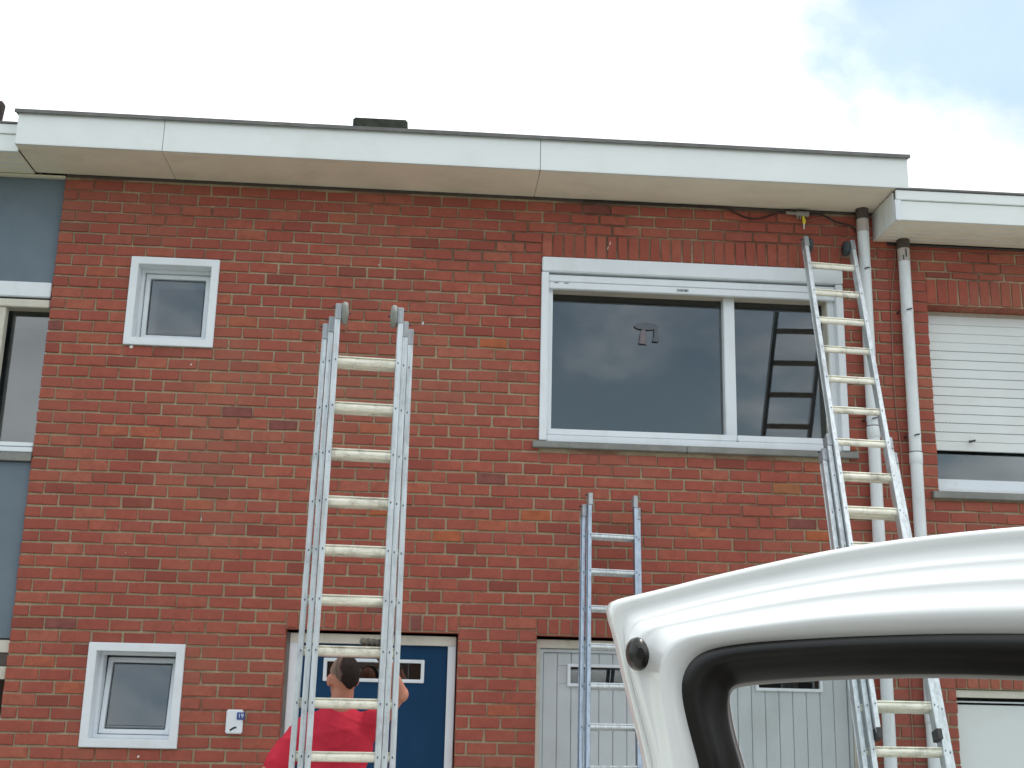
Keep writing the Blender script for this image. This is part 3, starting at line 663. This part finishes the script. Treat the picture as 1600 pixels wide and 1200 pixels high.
wi = thing('wire', 'thin brown wire hanging down the bricks between the two downpipes', 'wire', (5.79, 0, 3.5))
o = MB().tube(smoothpts([(5.845, -.012, 4.79), (5.839, -.012, 4.70), (5.814, -.012, 4.544), (5.794, -.012, 4.352), (5.786, -.012, 4.116), (5.781, -.012, 3.792), (5.786, -.012, 3.564), (5.799, -.012, 3.384), (5.804, -.012, 3.251), (5.799, -.012, 3.073), (5.774, -.012, 2.724), (5.77, -.012, 2.2), (5.775, -.012, 0.3)]), .0045, 8).build('strand', 'wire', wi)
o.matrix_parent_inverse = Matrix.Translation((-5.79, 0, -3.5))
M['orn'] = simple('dark_ornament', (.115, .13, .15), 0.7, var=0.15, vscale=30)
M['orn2'] = simple('pinkish_ornament', (.19, .165, .18), 0.7, var=0.15, vscale=30)
lp = thing('window_ornament', 'faint dark ornament with a round cap on the left pane of the wide upstairs window', 'ornament', (4.07, .138, 4.18))
MB().tube([(0, -.004, 0), (0, .004, 0)], .085, 28, squash=(.32, 1), ref=(0, 0, 1)).build('cap', 'orn', lp, .001)
MB().tube([(-.018, 0, -.02), (-.022, 0, -.06), (-.024, 0, -.11), (-.026, 0, -.13)], .02, 12, rr=[.010, .022, .026, .030], squash=(1, .3)).build('figure', 'orn2', lp)
MB().tube([(.066, 0, -.01), (.068, 0, -.07), (.066, 0, -.11)], .01, 8, rr=[.012, .013, .024], squash=(1, .3)).build('tassel', 'orn', lp)

# ================================================================== ladders
def ladder(label, B, D, Wv, sections, mats, wheels=None, name='ladder', sw=.0125, sd=.029, rr_=.0215):
    """B: middle of rung 0 (m), D: step between rungs, Wv: from left rung end to right rung end.
       sections: (first, last, above, below, lateral, back, flare)"""
    B, D, Wv = Vector(B), Vector(D), Vector(Wv)
    up = -D.normalized(); xa = Wv.normalized(); st = D.length; half = Wv.length/2
    nrm = xa.cross(up).normalized()           # away from the camera, to the wall
    if nrm.y < 0: nrm = -nrm
    foot = B+D*max(s[1] for s in sections)
    T = thing(name, label, 'ladder', tuple(foot))
    inv = Matrix.Translation(-foot)
    def put(o): o.matrix_parent_inverse = inv; return o
    for si, (i0, i1, ab, be, lat, back, flare) in enumerate(sections):
        base = nrm*back
        p1 = B+D*i0+up*ab+base; p2 = B+D*i1-up*be+base
        for sgn in (-1, 1):
            off1 = xa*sgn*(half+sw+lat); off2 = xa*sgn*(half+sw+lat+flare)
            b = MB(); b.obox(p1+off1, p2+off2, xa, nrm, sw, sd)
            # raised lips along the profile
            for q in (-1, 1):
                b.obox(p1+off1+nrm*q*(sd-.003)+xa*sgn*.0025, p2+off2+nrm*q*(sd-.003)+xa*sgn*.0025, xa, nrm, sw+.0015, .0035)
            put(b.build('stile', mats[0], T, .0018, seg=1))
            # plastic or metal bracket at the head
            a = p1+off1
            put(MB().obox(a+up*.012, a-up*.075, xa, nrm, sw+.0045, sd+.006).build('head_bracket', mats[2], T, .003, seg=1))
            put(MB().tube([a-xa*sgn*(-.016)+up*.004, a+xa*sgn*.032+up*.004], .0045, 8).build('bolt', 'dark_metal', T))
            put(MB().obox(p2+off2-up*.03, p2+off2+up*.03, xa, nrm, sw+.003, sd+.004).build('foot_cap', 'black', T, .003, seg=1))
            rv = MB()
            for i in range(i0, i1+1):
                t = (i-i0)*st+ab; t /= (p2-p1).length
                c = p1.lerp(p2, t)+off1.lerp(off2, t)
                rv.tube([c-nrm*(sd+.0005), c-nrm*(sd+.0015)], .0042, 8, squash=(1.5, .8), ref=up)
            put(rv.build('rivets', 'dark_metal', T))['kind'] = 'stuff'
        for i in range(i0, i1+1):
            c = B+D*i+base; t = ((i-i0)*st+ab)/(p2-p1).length; hx = half+lat+flare*t+.004
            pts = [c-xa*hx, c-xa*hx*.4, c+xa*hx*.4, c+xa*hx]
            b = MB(); b.tube(pts, rr_, 12, squash=(1.12, .85), ref=up)
            b.obox(c-xa*hx-nrm*.003+up*rr_, c+xa*hx-nrm*.003+up*rr_, nrm, up, rr_*.81, .0032)
            put(b.build('rung', mats[1], T))
    if wheels:
        i0, i1, ab = sections[0][:3]
        for sgn in (-1, 1):
            c = B+up*(ab-.03)+xa*sgn*(half-.022)-nrm*.0+nrm*wheels[1]
            pr = [(.0, .018), (.006, .9), (.018, 1.0), (.026, 1.0), (.036, .88), (.040, .02)]
            b = MB(); b.tube([c+xa*sgn*(x-.02) for x, _ in pr], wheels[0], 24, rr=[wheels[0]*r for _, r in pr])
            put(b.build('wheel', wheels[2], T))
            put(MB().tube([c-xa*sgn*.03, c+xa*sgn*.05], .006, 8).build('axle', 'dark_metal', T))
            for a in (.4, 2.5, 4.6):
                pass
    return T
M['wheel_pale'] = simple('worn_pale_wheel', (.25, .26, .24), 0.7, var=0.25, vscale=25)
M['wheel_dark'] = simple('dark_wheel', (.045, .06, .065), 0.6, var=0.25, vscale=25)
ladder('tall worn three section aluminium ladder held upright in front of the blue door', (2.2355, -1.7334, 3.3309), (-.0008, -.0107, -.2496), (.3029, .0263, 0),
       [(0, 12, .30, .10, .0, .0, .0), (0, 12, .235, .12, .031, .033, .004), (0, 13, .205, .05, .062, .066, .022)], ('alu', 'alu_rung', 'alu_bracket'), (.062, -.0, 'wheel_pale'))
ladder('short bluish aluminium extension ladder leaning on the wall above the garage door', (3.774, -.2546, 2.636), (-.0098, -.072, -.233), (.2846, .0555, 0),
       [(0, 10, .285, .10, .0, .0, .0), (0, 10, .215, .10, .030, .034, .006)], ('alu_new', 'alu', 'alu_bracket'), sw=.0105, sd=.019, rr_=.013)
ladder('long extended aluminium ladder leaning to the eaves beside the white downpipe', (5.3093, -.205, 4.5571), (-.0084, -.0871, -.2251), (.3164, .0281, 0),
       [(0, 13, .235, .16, .0, .0, .0), (7, 19, .29, .06, .030, .030, .004), (8, 19, .44, .06, .060, .060, .022)], ('alu', 'alu_rung', 'alu_bracket'), (.055, .02, 'wheel_dark'), rr_=.0185)

# ================================================================== person
def capsule(b, p, q, r0, r1, n=12, ends=True):
    p, q = Vector(p), Vector(q); d = q-p; L_ = d.length; d.normalize(); pts = []; rr = []
    if ends:
        for a in (85, 60, 30): pts.append(p-d*r0*math.sin(R(a))); rr.append(max(.001, r0*math.cos(R(a))))
    for k in range(5): t = k/4; pts.append(p+d*L_*t); rr.append(r0+(r1-r0)*t)
    if ends:
        for a in (30, 60, 85): pts.append(q+d*r1*math.sin(R(a))); rr.append(max(.001, r1*math.cos(R(a))))
    b.tube(pts, 1, n, rr=rr)
def ellipsoid(b, c, r, rot=(0, 0, 0), nu=20, nv=14, cut=None):
    from mathutils import Euler
    mt = Euler(rot).to_matrix(); c = Vector(c); vs = []; fs = []
    for i in range(nv+1):
        th = math.pi*i/nv
        th = min(max(th, .02), math.pi-.02)
        for j in range(nu):
            ph = 2*math.pi*j/nu
            vs.append(c+mt@Vector((r[0]*math.sin(th)*math.cos(ph), r[1]*math.sin(th)*math.sin(ph), r[2]*math.cos(th))))
    for i in range(nv):
        for j in range(nu): fs.append((i*nu+j, (i+1)*nu+j, (i+1)*nu+(j+1) % nu, i*nu+(j+1) % nu))
    fs.append(tuple(range(nu))); fs.append(tuple(nv*nu+j for j in range(nu-1, -1, -1)))
    b.add(vs, fs, True)
def remesh(b, name, mat, parent, vox, smooth=4, fn=None, inv=None):
    me = bpy.data.meshes.new(name); me.from_pydata(b.v, [], b.f); me.update()
    o = bpy.data.objects.new(name, me); COL.objects.link(o)
    md = o.modifiers.new('r', 'REMESH'); md.mode = 'VOXEL'; md.voxel_size = vox
    sm = o.modifiers.new('s', 'SMOOTH'); sm.factor = .5; sm.iterations = smooth
    dg = bpy.context.evaluated_depsgraph_get(); dg.update()
    m2 = bpy.data.meshes.new_from_object(o.evaluated_get(dg)); bpy.data.objects.remove(o)
    if fn:
        for v in m2.vertices: v.co = fn(v.co, v.normal)
    m2.materials.clear(); m2.materials.append(M[mat])
    for p in m2.polygons: p.use_smooth = True
    o = link(bpy.data.objects.new(name, m2), parent)
    if inv is not None: o.matrix_parent_inverse = inv
    return o
PB = Vector((2.16, -1.3, 0))
person = thing('person', 'man in a red t-shirt seen from behind, right arm raised to steady the tall ladder', 'person', tuple(PB))
pinv = Matrix.Translation(-PB)
hc = Vector((2.182, -1.30, 1.705))
b = MB()
ellipsoid(b, hc+Vector((0, .0, .018)), (.076, .098, .103), (R(12), R(5), R(14)))
ellipsoid(b, hc+Vector((-.012, .045, -.045)), (.062, .065, .082), (R(12), 0, R(14)))     # jaw and face
ellipsoid(b, hc+Vector((-.034, .112, -.012)), (.013, .02, .022))                         # nose
ellipsoid(b, hc+Vector((-.028, .100, -.055)), (.024, .012, .008))                        # mouth
for sx in (-1, 1):
    ellipsoid(b, hc+Vector((sx*.034-.026, .088, .018)), (.012, .008, .007))              # eyes
    e0 = hc+Vector((sx*.077-.003 if sx < 0 else .068, .0+sx*.028, -.012))
    ellipsoid(b, e0, (.011, .021, .033) if sx < 0 else (.008, .019, .030), (R(-12), 0, R(-22*sx)))
capsule(b, hc+Vector((-.002, -.012, -.06)), (2.165, -1.315, 1.50), .058, .064)
ellipsoid(b, (2.165, -1.30, 1.36), (.165, .105, .19)); ellipsoid(b, (2.16, -1.30, 1.12), (.15, .105, .2)); ellipsoid(b, (2.16, -1.30, .96), (.165, .12, .13))
capsule(b, (2.04, -1.31, 1.47), (2.30, -1.31, 1.47), .055, .055)
# left arm hanging out
capsule(b, (1.985, -1.30, 1.445), (1.80, -1.33, 1.20), .052, .042); capsule(b, (1.80, -1.33, 1.20), (1.93, -1.50, 1.01), .040, .029)
capsule(b, (1.93, -1.50, 1.01), (1.99, -1.56, .99), .030, .034)
for k in range(4): capsule(b, (2.005, -1.565+.02*k-.03, 1.01-.006*k), (2.055, -1.57+.02*k-.03, .985-.006*k), .010, .009)
capsule(b, (1.96, -1.53, 1.03), (2.0, -1.52, 1.06), .012, .010)
# right arm raised
el = Vector((2.478, -1.45, 1.640))
wr = Vector((2.405, -1.615, 1.80))
capsule(b, (2.345, -1.31, 1.455), el, .055, .044); capsule(b, el, wr, .043, .029)
ellipsoid(b, el+Vector((.008, .0, -.008)), (.043, .043, .043))
hd = Vector((2.372, -1.655, 1.845)); capsule(b, wr, hd, .030, .034)
for k in range(4):
    f0 = hd+Vector((.004-.027*k, -.012, .020+.002*k)); f1 = f0+Vector((-.006, -.032, .024)); f2 = f1+Vector((-.004, -.038, -.012))
    capsule(b, f0+Vector((.006, .012, -.012)), f1, .0105, .0105, 8); capsule(b, f1, f2, .0105, .0095, 8)
capsule(b, hd+Vector((-.012, .0, -.014)), hd+Vector((-.05, -.035, -.022)), .012, .010, 8)
# legs
for sx in (-1, 1):
    hx = 2.16+sx*.09
    capsule(b, (hx, -1.30, .92), (hx+sx*.02, -1.27, .50), .085, .055); capsule(b, (hx+sx*.02, -1.27, .50), (hx+sx*.03, -1.33, .09), .056, .038)
    capsule(b, (hx+sx*.03, -1.35, .045), (hx+sx*.05, -1.15, .035), .042, .034)
body = remesh(b, 'body', 'skin', person, .0075, 3, None, pinv)
# t-shirt
b = MB()
ellipsoid(b, (2.165, -1.30, 1.375), (.185, .128, .20)); ellipsoid(b, (2.16, -1.30, 1.14), (.178, .135, .24)); ellipsoid(b, (2.16, -1.30, .98), (.18, .14, .12))
capsule(b, (2.02, -1.31, 1.462), (2.32, -1.31, 1.468), .07, .07)
capsule(b, (2.10, -1.315, 1.50), (2.22, -1.315, 1.50), .06, .06)
capsule(b, (1.99, -1.30, 1.435), (1.868, -1.32, 1.272), .074, .077, ends=True)
capsule(b, (2.32, -1.31, 1.450), (2.365, -1.345, 1.50), .078, .072)
def folds(c, n):
    x, y, z = c
    a = math.atan2(z-1.46, x-2.36); f = (1-abs(math.sin(a*9+2.5*noise.noise(c*4))))**3*.011*min(1, max(0, (1.52-z)*6))*(.35+abs(noise.noise(c*3+Vector((3, 1, 2)))))
    f += (1-abs(math.sin((z*1.3+x*.6)*22+4*noise.noise(c*4))))**4*.006+noise.noise(c*8)*.007
    return c+n*f
shirt = remesh(b, 'tshirt', 'red_cloth', body, .011, 4, folds); 
# trousers and shoes
b = MB()
ellipsoid(b, (2.16, -1.30, .93), (.172, .128, .12))
for sx in (-1, 1):
    hx = 2.16+sx*.09
    capsule(b, (hx, -1.30, .92), (hx+sx*.02, -1.27, .50), .098, .072); capsule(b, (hx+sx*.02, -1.27, .50), (hx+sx*.03, -1.33, .12), .072, .062)
remesh(b, 'trousers', 'jeans', body, .013, 3, folds)
for sx in (-1, 1):
    b = MB(); hx = 2.16+sx*.12; capsule(b, (hx, -1.38, .055), (hx+sx*.02, -1.13, .045), .052, .044); b.box(hx-.045, hx+.05, -1.42, -1.1, 0, .03)
    remesh(b, 'shoe', 'black', body, .009, 2)
# hair: cropped cap with a grey shaved left side
def hair_shell(name, mat, test, grow):
    b = MB(); bmh = bmesh.new(); bmesh.ops.create_uvsphere(bmh, u_segments=150, v_segments=100, radius=1)
    from mathutils import Euler
    mt = Euler((R(12), R(5), R(14))).to_matrix()
    c = hc+Vector((0, 0, .018))
    keep = []
    for f in bmh.faces:
        m_ = f.calc_center_median()
        if test(m_): keep.append(f)
    bmesh.ops.delete(bmh, geom=[f for f in bmh.faces if f not in set(keep)], context='FACES')
    for v in bmh.verts:
        d = v.co.copy(); v.co = c+mt@Vector((d.x*(.076+grow), d.y*(.098+grow), d.z*(.103+grow)))+d*noise.noise(d*9)*.0015
    me = bpy.data.meshes.new(name); bmh.to_mesh(me); bmh.free(); me.materials.append(M[mat])
    for p in me.polygons: p.use_smooth = True
    o = link(bpy.data.objects.new(name, me), body); md = o.modifiers.new('solid', 'SOLIDIFY'); md.thickness = .004; md.offset = -1
def hair_mat():
    m, t, b = newmat('cropped_hair')
    n = tnoise(t, 14, 5, 0.6)
    g = N(t, 'ShaderNodeNewGeometry'); sp = N(t, 'ShaderNodeSeparateXYZ'); t.links.new(g.outputs['Position'], sp.inputs[0])
    mr = N(t, 'ShaderNodeMapRange'); mr.inputs[1].default_value = hc.x-.075; mr.inputs[2].default_value = hc.x+.075; t.links.new(sp.outputs[0], mr.inputs[0])
    ad = N(t, 'ShaderNodeMath', operation='MULTIPLY_ADD'); ad.inputs[1].default_value = .34; t.links.new(n, ad.inputs[0]); t.links.new(mr.outputs[0], ad.inputs[2])
    c = ramp(t, ad.outputs[0], [(0.30, (.30, .20, .16)), (0.42, (.13, .095, .075)), (0.52, (.20, .13, .10)), (0.60, (.030, .020, .018)), (1.0, (.018, .013, .012))])
    c = mixc(t, ramp(t, tnoise(t, 220, 3, .7), [(0.45, (0, 0, 0)), (0.75, (.3,)*3)]), c, (.07, .05, .04))
    t.links.new(c, b.inputs['Base Color']); b.inputs['Roughness'].default_value = .8; b.inputs['Specular IOR Level'].default_value = .15
    bump(t, b, tnoise(t, 260, 4, .7), 1.0, .002); return m
M['hair'] = hair_mat()
hair_shell('hair', 'hair', lambda d: d.y < .45 and d.z > -.50+.42*abs(d.x-.35)+.10*noise.noise(d*3) and not (d.x < -.72 and d.z < .05), .0038)

# glove
b = MB()
capsule(b, wr+Vector((.0, .0, .0)), hd, .034, .038)
for k in range(4):
    f0 = hd+Vector((.004-.027*k, -.012, .020+.002*k)); f1 = f0+Vector((-.006, -.032, .024)); f2 = f1+Vector((-.004, -.038, -.012))
    capsule(b, f0+Vector((.006, .012, -.012)), f1, .0115, .0138, 8); capsule(b, f1, f2, .0138, .0118, 8)
capsule(b, hd+Vector((-.012, .0, -.014)), hd+Vector((-.05, -.035, -.022)), .014, .012, 8)
remesh(b, 'glove', 'glove', body, .004, 2)

# ================================================================== white van with its door swung open
VL = {
  'L0':(0,[(2.8593, 1.5732), (2.853, 1.5969), (2.8451, 1.6242), (2.838, 1.6518), (2.8314, 1.6761), (2.8271, 1.6957), (2.8249, 1.7113), (2.819, 1.729), (2.8131, 1.7432), (2.8094, 1.7517)],[(2.8094, 1.7517), (2.8145, 1.7555), (2.85, 1.7644), (2.8872, 1.7742), (2.9246, 1.7847), (3.0002, 1.8039), (3.0768, 1.8218), (3.1542, 1.8361), (3.2323, 1.8476), (3.311, 1.857), (3.3904, 1.8648)]),
  'L1':(0.004,[(2.8614, 1.5735), (2.8473, 1.6243), (2.8337, 1.6761), (2.8286, 1.7041), (2.8228, 1.7267), (2.8176, 1.738), (2.8161, 1.7466)],[(2.8161, 1.7466), (2.8272, 1.7519), (2.8863, 1.7687), (2.9236, 1.7792), (2.999, 1.7983), (3.0753, 1.8161), (3.1524, 1.8304), (3.2301, 1.8418), (3.3086, 1.851), (3.3876, 1.8589)]),
  'L2':(-.003,[(2.8665, 1.5733), (2.8524, 1.6244), (2.8387, 1.6763), (2.8337, 1.703), (2.8285, 1.7199), (2.8271, 1.7313), (2.8322, 1.7372)],[(2.8322, 1.7372), (2.8499, 1.7434), (2.9243, 1.7657), (2.9997, 1.784), (3.0759, 1.8002), (3.153, 1.8144), (3.2307, 1.8249), (3.3091, 1.8341), (3.3881, 1.8411)]),
  'L3':(0.018,[(2.8663, 1.5747), (2.851, 1.6283), (2.8383, 1.669), (2.8334, 1.6966), (2.8312, 1.7105), (2.8348, 1.7197), (2.8428, 1.7248)],[(2.8428, 1.7248), (2.8602, 1.7288), (2.9185, 1.7431), (2.9922, 1.7593), (3.0668, 1.7729), (3.142, 1.7837), (3.2179, 1.7925), (3.2944, 1.7991), (3.3714, 1.8043)]),
  'L4':(0.044,[(2.8766, 1.5764), (2.8617, 1.629), (2.8529, 1.6691), (2.8523, 1.6929), (2.8581, 1.7081), (2.8667, 1.7159), (2.8781, 1.7203)],[(2.8781, 1.7203), (2.9267, 1.7299), (2.9844, 1.7397), (3.0572, 1.7494), (3.1305, 1.7563), (3.2044, 1.7612), (3.2788, 1.7653), (3.3537, 1.7681)]),
  'L5':(0.044,[(2.8929, 1.5766), (2.8803, 1.6293), (2.875, 1.6595), (2.8766, 1.6799), (2.8853, 1.6944), (2.8982, 1.7037), (2.9125, 1.7081)],[(2.9125, 1.7081), (2.934, 1.7128), (2.9844, 1.7203), (3.0569, 1.7285), (3.13, 1.7339), (3.2036, 1.7379), (3.2777, 1.7406), (3.3523, 1.7425)]),
  'L6':(0.022,[(2.9112, 1.5754), (2.8984, 1.6224), (2.8923, 1.653), (2.8933, 1.6717), (2.9007, 1.6871), (2.9131, 1.6979), (2.9292, 1.7039)],[(2.9292, 1.7039), (2.9548, 1.7088), (2.9914, 1.7132), (3.0651, 1.7193), (3.1394, 1.724), (3.2142, 1.7274), (3.2895, 1.7293), (3.3653, 1.7305)]),
  'S1':(0.034,[(2.9289, 1.5765), (2.9142, 1.623), (2.909, 1.6534), (2.91, 1.6692), (2.9166, 1.6797), (2.9268, 1.6854), (2.9398, 1.6892)],[(2.9398, 1.6892), (2.9586, 1.6924), (2.9876, 1.6959), (3.0604, 1.7019), (3.1338, 1.7058), (3.2076, 1.7083), (3.2819, 1.7087), (3.3567, 1.7091)]),
  'S2':(-0.02,[(2.9747, 1.5742), (2.9645, 1.6087), (2.9599, 1.6332), (2.958, 1.6494), (2.9581, 1.6551), (2.959, 1.6587), (2.9627, 1.6609)],[(2.9627, 1.6609), (2.9755, 1.6633), (3.0017, 1.6668), (3.077, 1.6728), (3.1529, 1.6767), (3.2292, 1.6785), (3.3059, 1.6781), (3.383, 1.677)]),
}
van = thing('white_van', 'white van parked at the right with its rear door swung open in the foreground', 'van', (4.6, -7.5, -.02))
vinv = Matrix.Translation((-4.6, 7.5, .02))
door = None
BOT = {'L0': .45, 'L1': .456, 'L2': .47, 'L3': .50, 'L4': 1.10, 'L5': 1.125, 'L6': 1.145, 'S1': 1.165, 'S2': 1.20}
RX = {'L0': 3.70, 'L1': 3.694, 'L2': 3.68, 'L3': 3.655, 'L4': 3.615, 'L5': 3.595, 'L6': 3.575, 'S1': 3.555, 'S2': 3.52}
def resample(P, n):
    P = [Vector(p) for p in P]; L_ = [0]
    for a, c in zip(P, P[1:]): L_.append(L_[-1]+(c-a).length)
    o = []
    for k in range(n):
        t = L_[-1]*k/(n); j = max(i for i in range(len(L_)-1) if L_[i] <= t+1e-9)
        u = (t-L_[j])/max(1e-9, L_[j+1]-L_[j]); o.append(P[j].lerp(P[j+1], u))
    return o
def ring(key):
    off, leg, top = VL[key]
    leg = [Vector((x, 0, z)) for x, z in leg]; top = [Vector((x, 0, z)) for x, z in top]
    leg = smoothpts(leg, 5); top = smoothpts(top, 5)
    zb = BOT[key]; x0 = leg[0].x
    inset = {'L0': 0, 'L1': .004, 'L2': .01, 'L3': .02}.get(key, .02)
    low = [Vector((x0+.045+inset*.3, 0, zb))]+[Vector((x0+.045*t+inset*.3*t, 0, leg[0].z+(zb-leg[0].z)*t)) for t in (.75, .5, .3, .15)]
    zc = top[-1].z; rx = RX[key]; ztr = zc+.004
    trx = [Vector((rx-.05, 0, ztr)), Vector((rx-.015, 0, ztr-.012)), Vector((rx, 0, ztr-.05))]
    P = resample(low+leg, 40)+resample([leg[-1]]+top[1:]+trx[:1], 46)+resample(trx, 8)+resample([trx[-1], Vector((rx, 0, zb))], 16)+resample([Vector((rx, 0, zb)), low[0]], 22)
    return [Vector((p.x, -6.6-off, p.z)) for p in P]
_ring = ring
def ring(key):
    P = _ring(key)
    if key == 'L4': P = [p.lerp(q, .55) for p, q in zip(P, _ring('L5'))]
    if key == 'L5': P = [p.lerp(q, .35) for p, q in zip(P, _ring('L6'))]
    return P
def loft(keys, extra=()):
    rings = [ring(k) for k in keys]
    for key, y in extra: rings.append([Vector((p.x, y, p.z)) for p in ring(key)])
    n = len(rings[0]); b = MB(); b.v = [tuple(p) for rg in rings for p in rg]
    for i in range(len(rings)-1):
        for j in range(n): b.f.append((i*n+j, i*n+(j+1) % n, (i+1)*n+(j+1) % n, (i+1)*n+j))
    b.sm = [True]*len(b.f); return b
def mixr(a, c, t, dy):
    return [p.lerp(q, t)+Vector((0, -dy*.6, 0)) for p, q in zip(ring(a), ring(c))]
def loft_rings(rings):
    n = len(rings[0]); b = MB(); b.v = [tuple(p) for rg in rings for p in rg]
    for i in range(len(rings)-1):
        for j in range(n): b.f.append((i*n+j, i*n+(j+1) % n, (i+1)*n+(j+1) % n, (i+1)*n+j))
    b.sm = [True]*len(b.f); return b
bd = loft_rings([ring('L0'), ring('L0'), ring('L1'), ring('L2'), mixr('L2', 'L3', .40, .0035), mixr('L2', 'L3', .52, .0045), mixr('L2', 'L3', .62, -.001), ring('L3'),
                 mixr('L3', 'L4', .10, .003), mixr('L3', 'L4', .18, .0035), mixr('L3', 'L4', .30, -.003), mixr('L3', 'L4', .62, -.003), mixr('L3', 'L4', .80, .0025), ring('L4'), ring('L5'), ring('L6')])
n_ = len(ring('L0')); bd.v[:n_] = [(p.x, -6.575, p.z) for p in ring('L0')]
door = bd.build('door', 'car_paint', van, sub=1); door.matrix_parent_inverse = vinv; door['label'] = 'open white rear door'
loft(['L6', 'S1', 'S2'], [('S2', -6.57)]).build('window_seal', 'rubber', door, sub=1)
s2 = ring('S2'); gb = MB(); gb.add([(p.x, -6.582, p.z) for p in s2], [tuple(range(len(s2)))]); gb.build('window_glass', 'glass_car', door)
os_ = loft([], [('S2', -6.57), ('L6', -6.560), ('L2', -6.555), ('L0', -6.575)]); os_.build('outer_skin', 'car_paint', door, sub=1)
bs = MB(); bc = Vector((2.8405, -6.645, 1.695))
bs.tube([bc+Vector((0, y, 0)) for y in (.02, .0, -.010, -.013)], .011, 20, rr=[.0112, .0114, .0098, .004], squash=(1.6, 1.0), ref=(-.12, 0, 1)); bs.build('bump_stop', 'rubber', door)
# van body, outside the frame on the right
def van_section(x, wd, zl, zh, tuck):
    cy = -7.5; hw = wd/2; P = []
    prof = [(-1, 0), (-1, .12), (-1.0, .42), (-.985, .62), (-.93, .84), (-.86, .95), (-.74, .99), (-.4, 1.0), (0, 1.0)]
    prof = prof+[(-a, c) for a, c in reversed(prof[:-1])]
    for a, c in prof: P.append((x, cy+a*hw*(1-tuck*c), zl+(zh-zl)*c))
    return P
vs = [van_section(*q) for q in ((3.78, 1.80, .35, 1.93, .0), (4.4, 1.84, .33, 1.97, .0), (5.6, 1.84, .33, 1.97, .0), (6.5, 1.83, .33, 1.92, .02), (7.0, 1.82, .33, 1.62, .05), (7.35, 1.80, .33, 1.25, .05), (8.0, 1.72, .35, 1.10, .05), (8.25, 1.55, .40, .85, .05))]
b = MB(); m_ = len(vs[0])
for s_ in vs: b.v += s_
for i in range(len(vs)-1):
    for j in range(m_-1): b.f.append((i*m_+j, (i+1)*m_+j, (i+1)*m_+j+1, i*m_+j+1))
b.f.append(tuple((len(vs)-1)*m_+j for j in range(m_))); b.sm = [True]*len(b.f)
vb = b.build('body', 'car_paint', van, sub=1); vb.matrix_parent_inverse = vinv
md = vb.modifiers.new('solid', 'SOLIDIFY'); md.thickness = .05
def vpart(o): o.matrix_parent_inverse = vinv; return o
vpart(MB().box(3.82, 8.0, -8.3, -6.7, .36, .40).build('floor_pan', 'black', van))
for sy in (-8.42, -6.58):
    vpart(MB().box(5.9, 6.75, sy-.004, sy+.004, 1.22, 1.72).build('side_window', 'glass_car', van, .003))
for x in (4.6, 7.3):
    for y in (-8.38, -6.80):
        wv = vpart(MB().tube([(x, y, .31), (x, y+.01, .31), (x, y+.17, .31), (x, y+.18, .31)], .33, 32, rr=[.27, .33, .33, .27], caps=False).build('wheel', 'tyre', van))
        MB().tube([(x, y+.02, .31), (x, y+.16, .31)], .235, 32).build('rim', 'alu', wv)
for y in (-8.36, -6.72): vpart(MB().box(3.755, 3.80, y, y+.10, .75, 1.25).build('tail_lamp', 'red_lamp', van, .01))
hg = vpart(MB().tube([(3.72, -6.60, .7), (3.72, -6.60, .8)], .018).tube([(3.72, -6.60, 1.5), (3.72, -6.60, 1.6)], .018).box(3.70, 3.79, -6.63, -6.59, .72, .78).box(3.70, 3.79, -6.63, -6.59, 1.52, 1.58).build('hinge', 'car_paint', van))
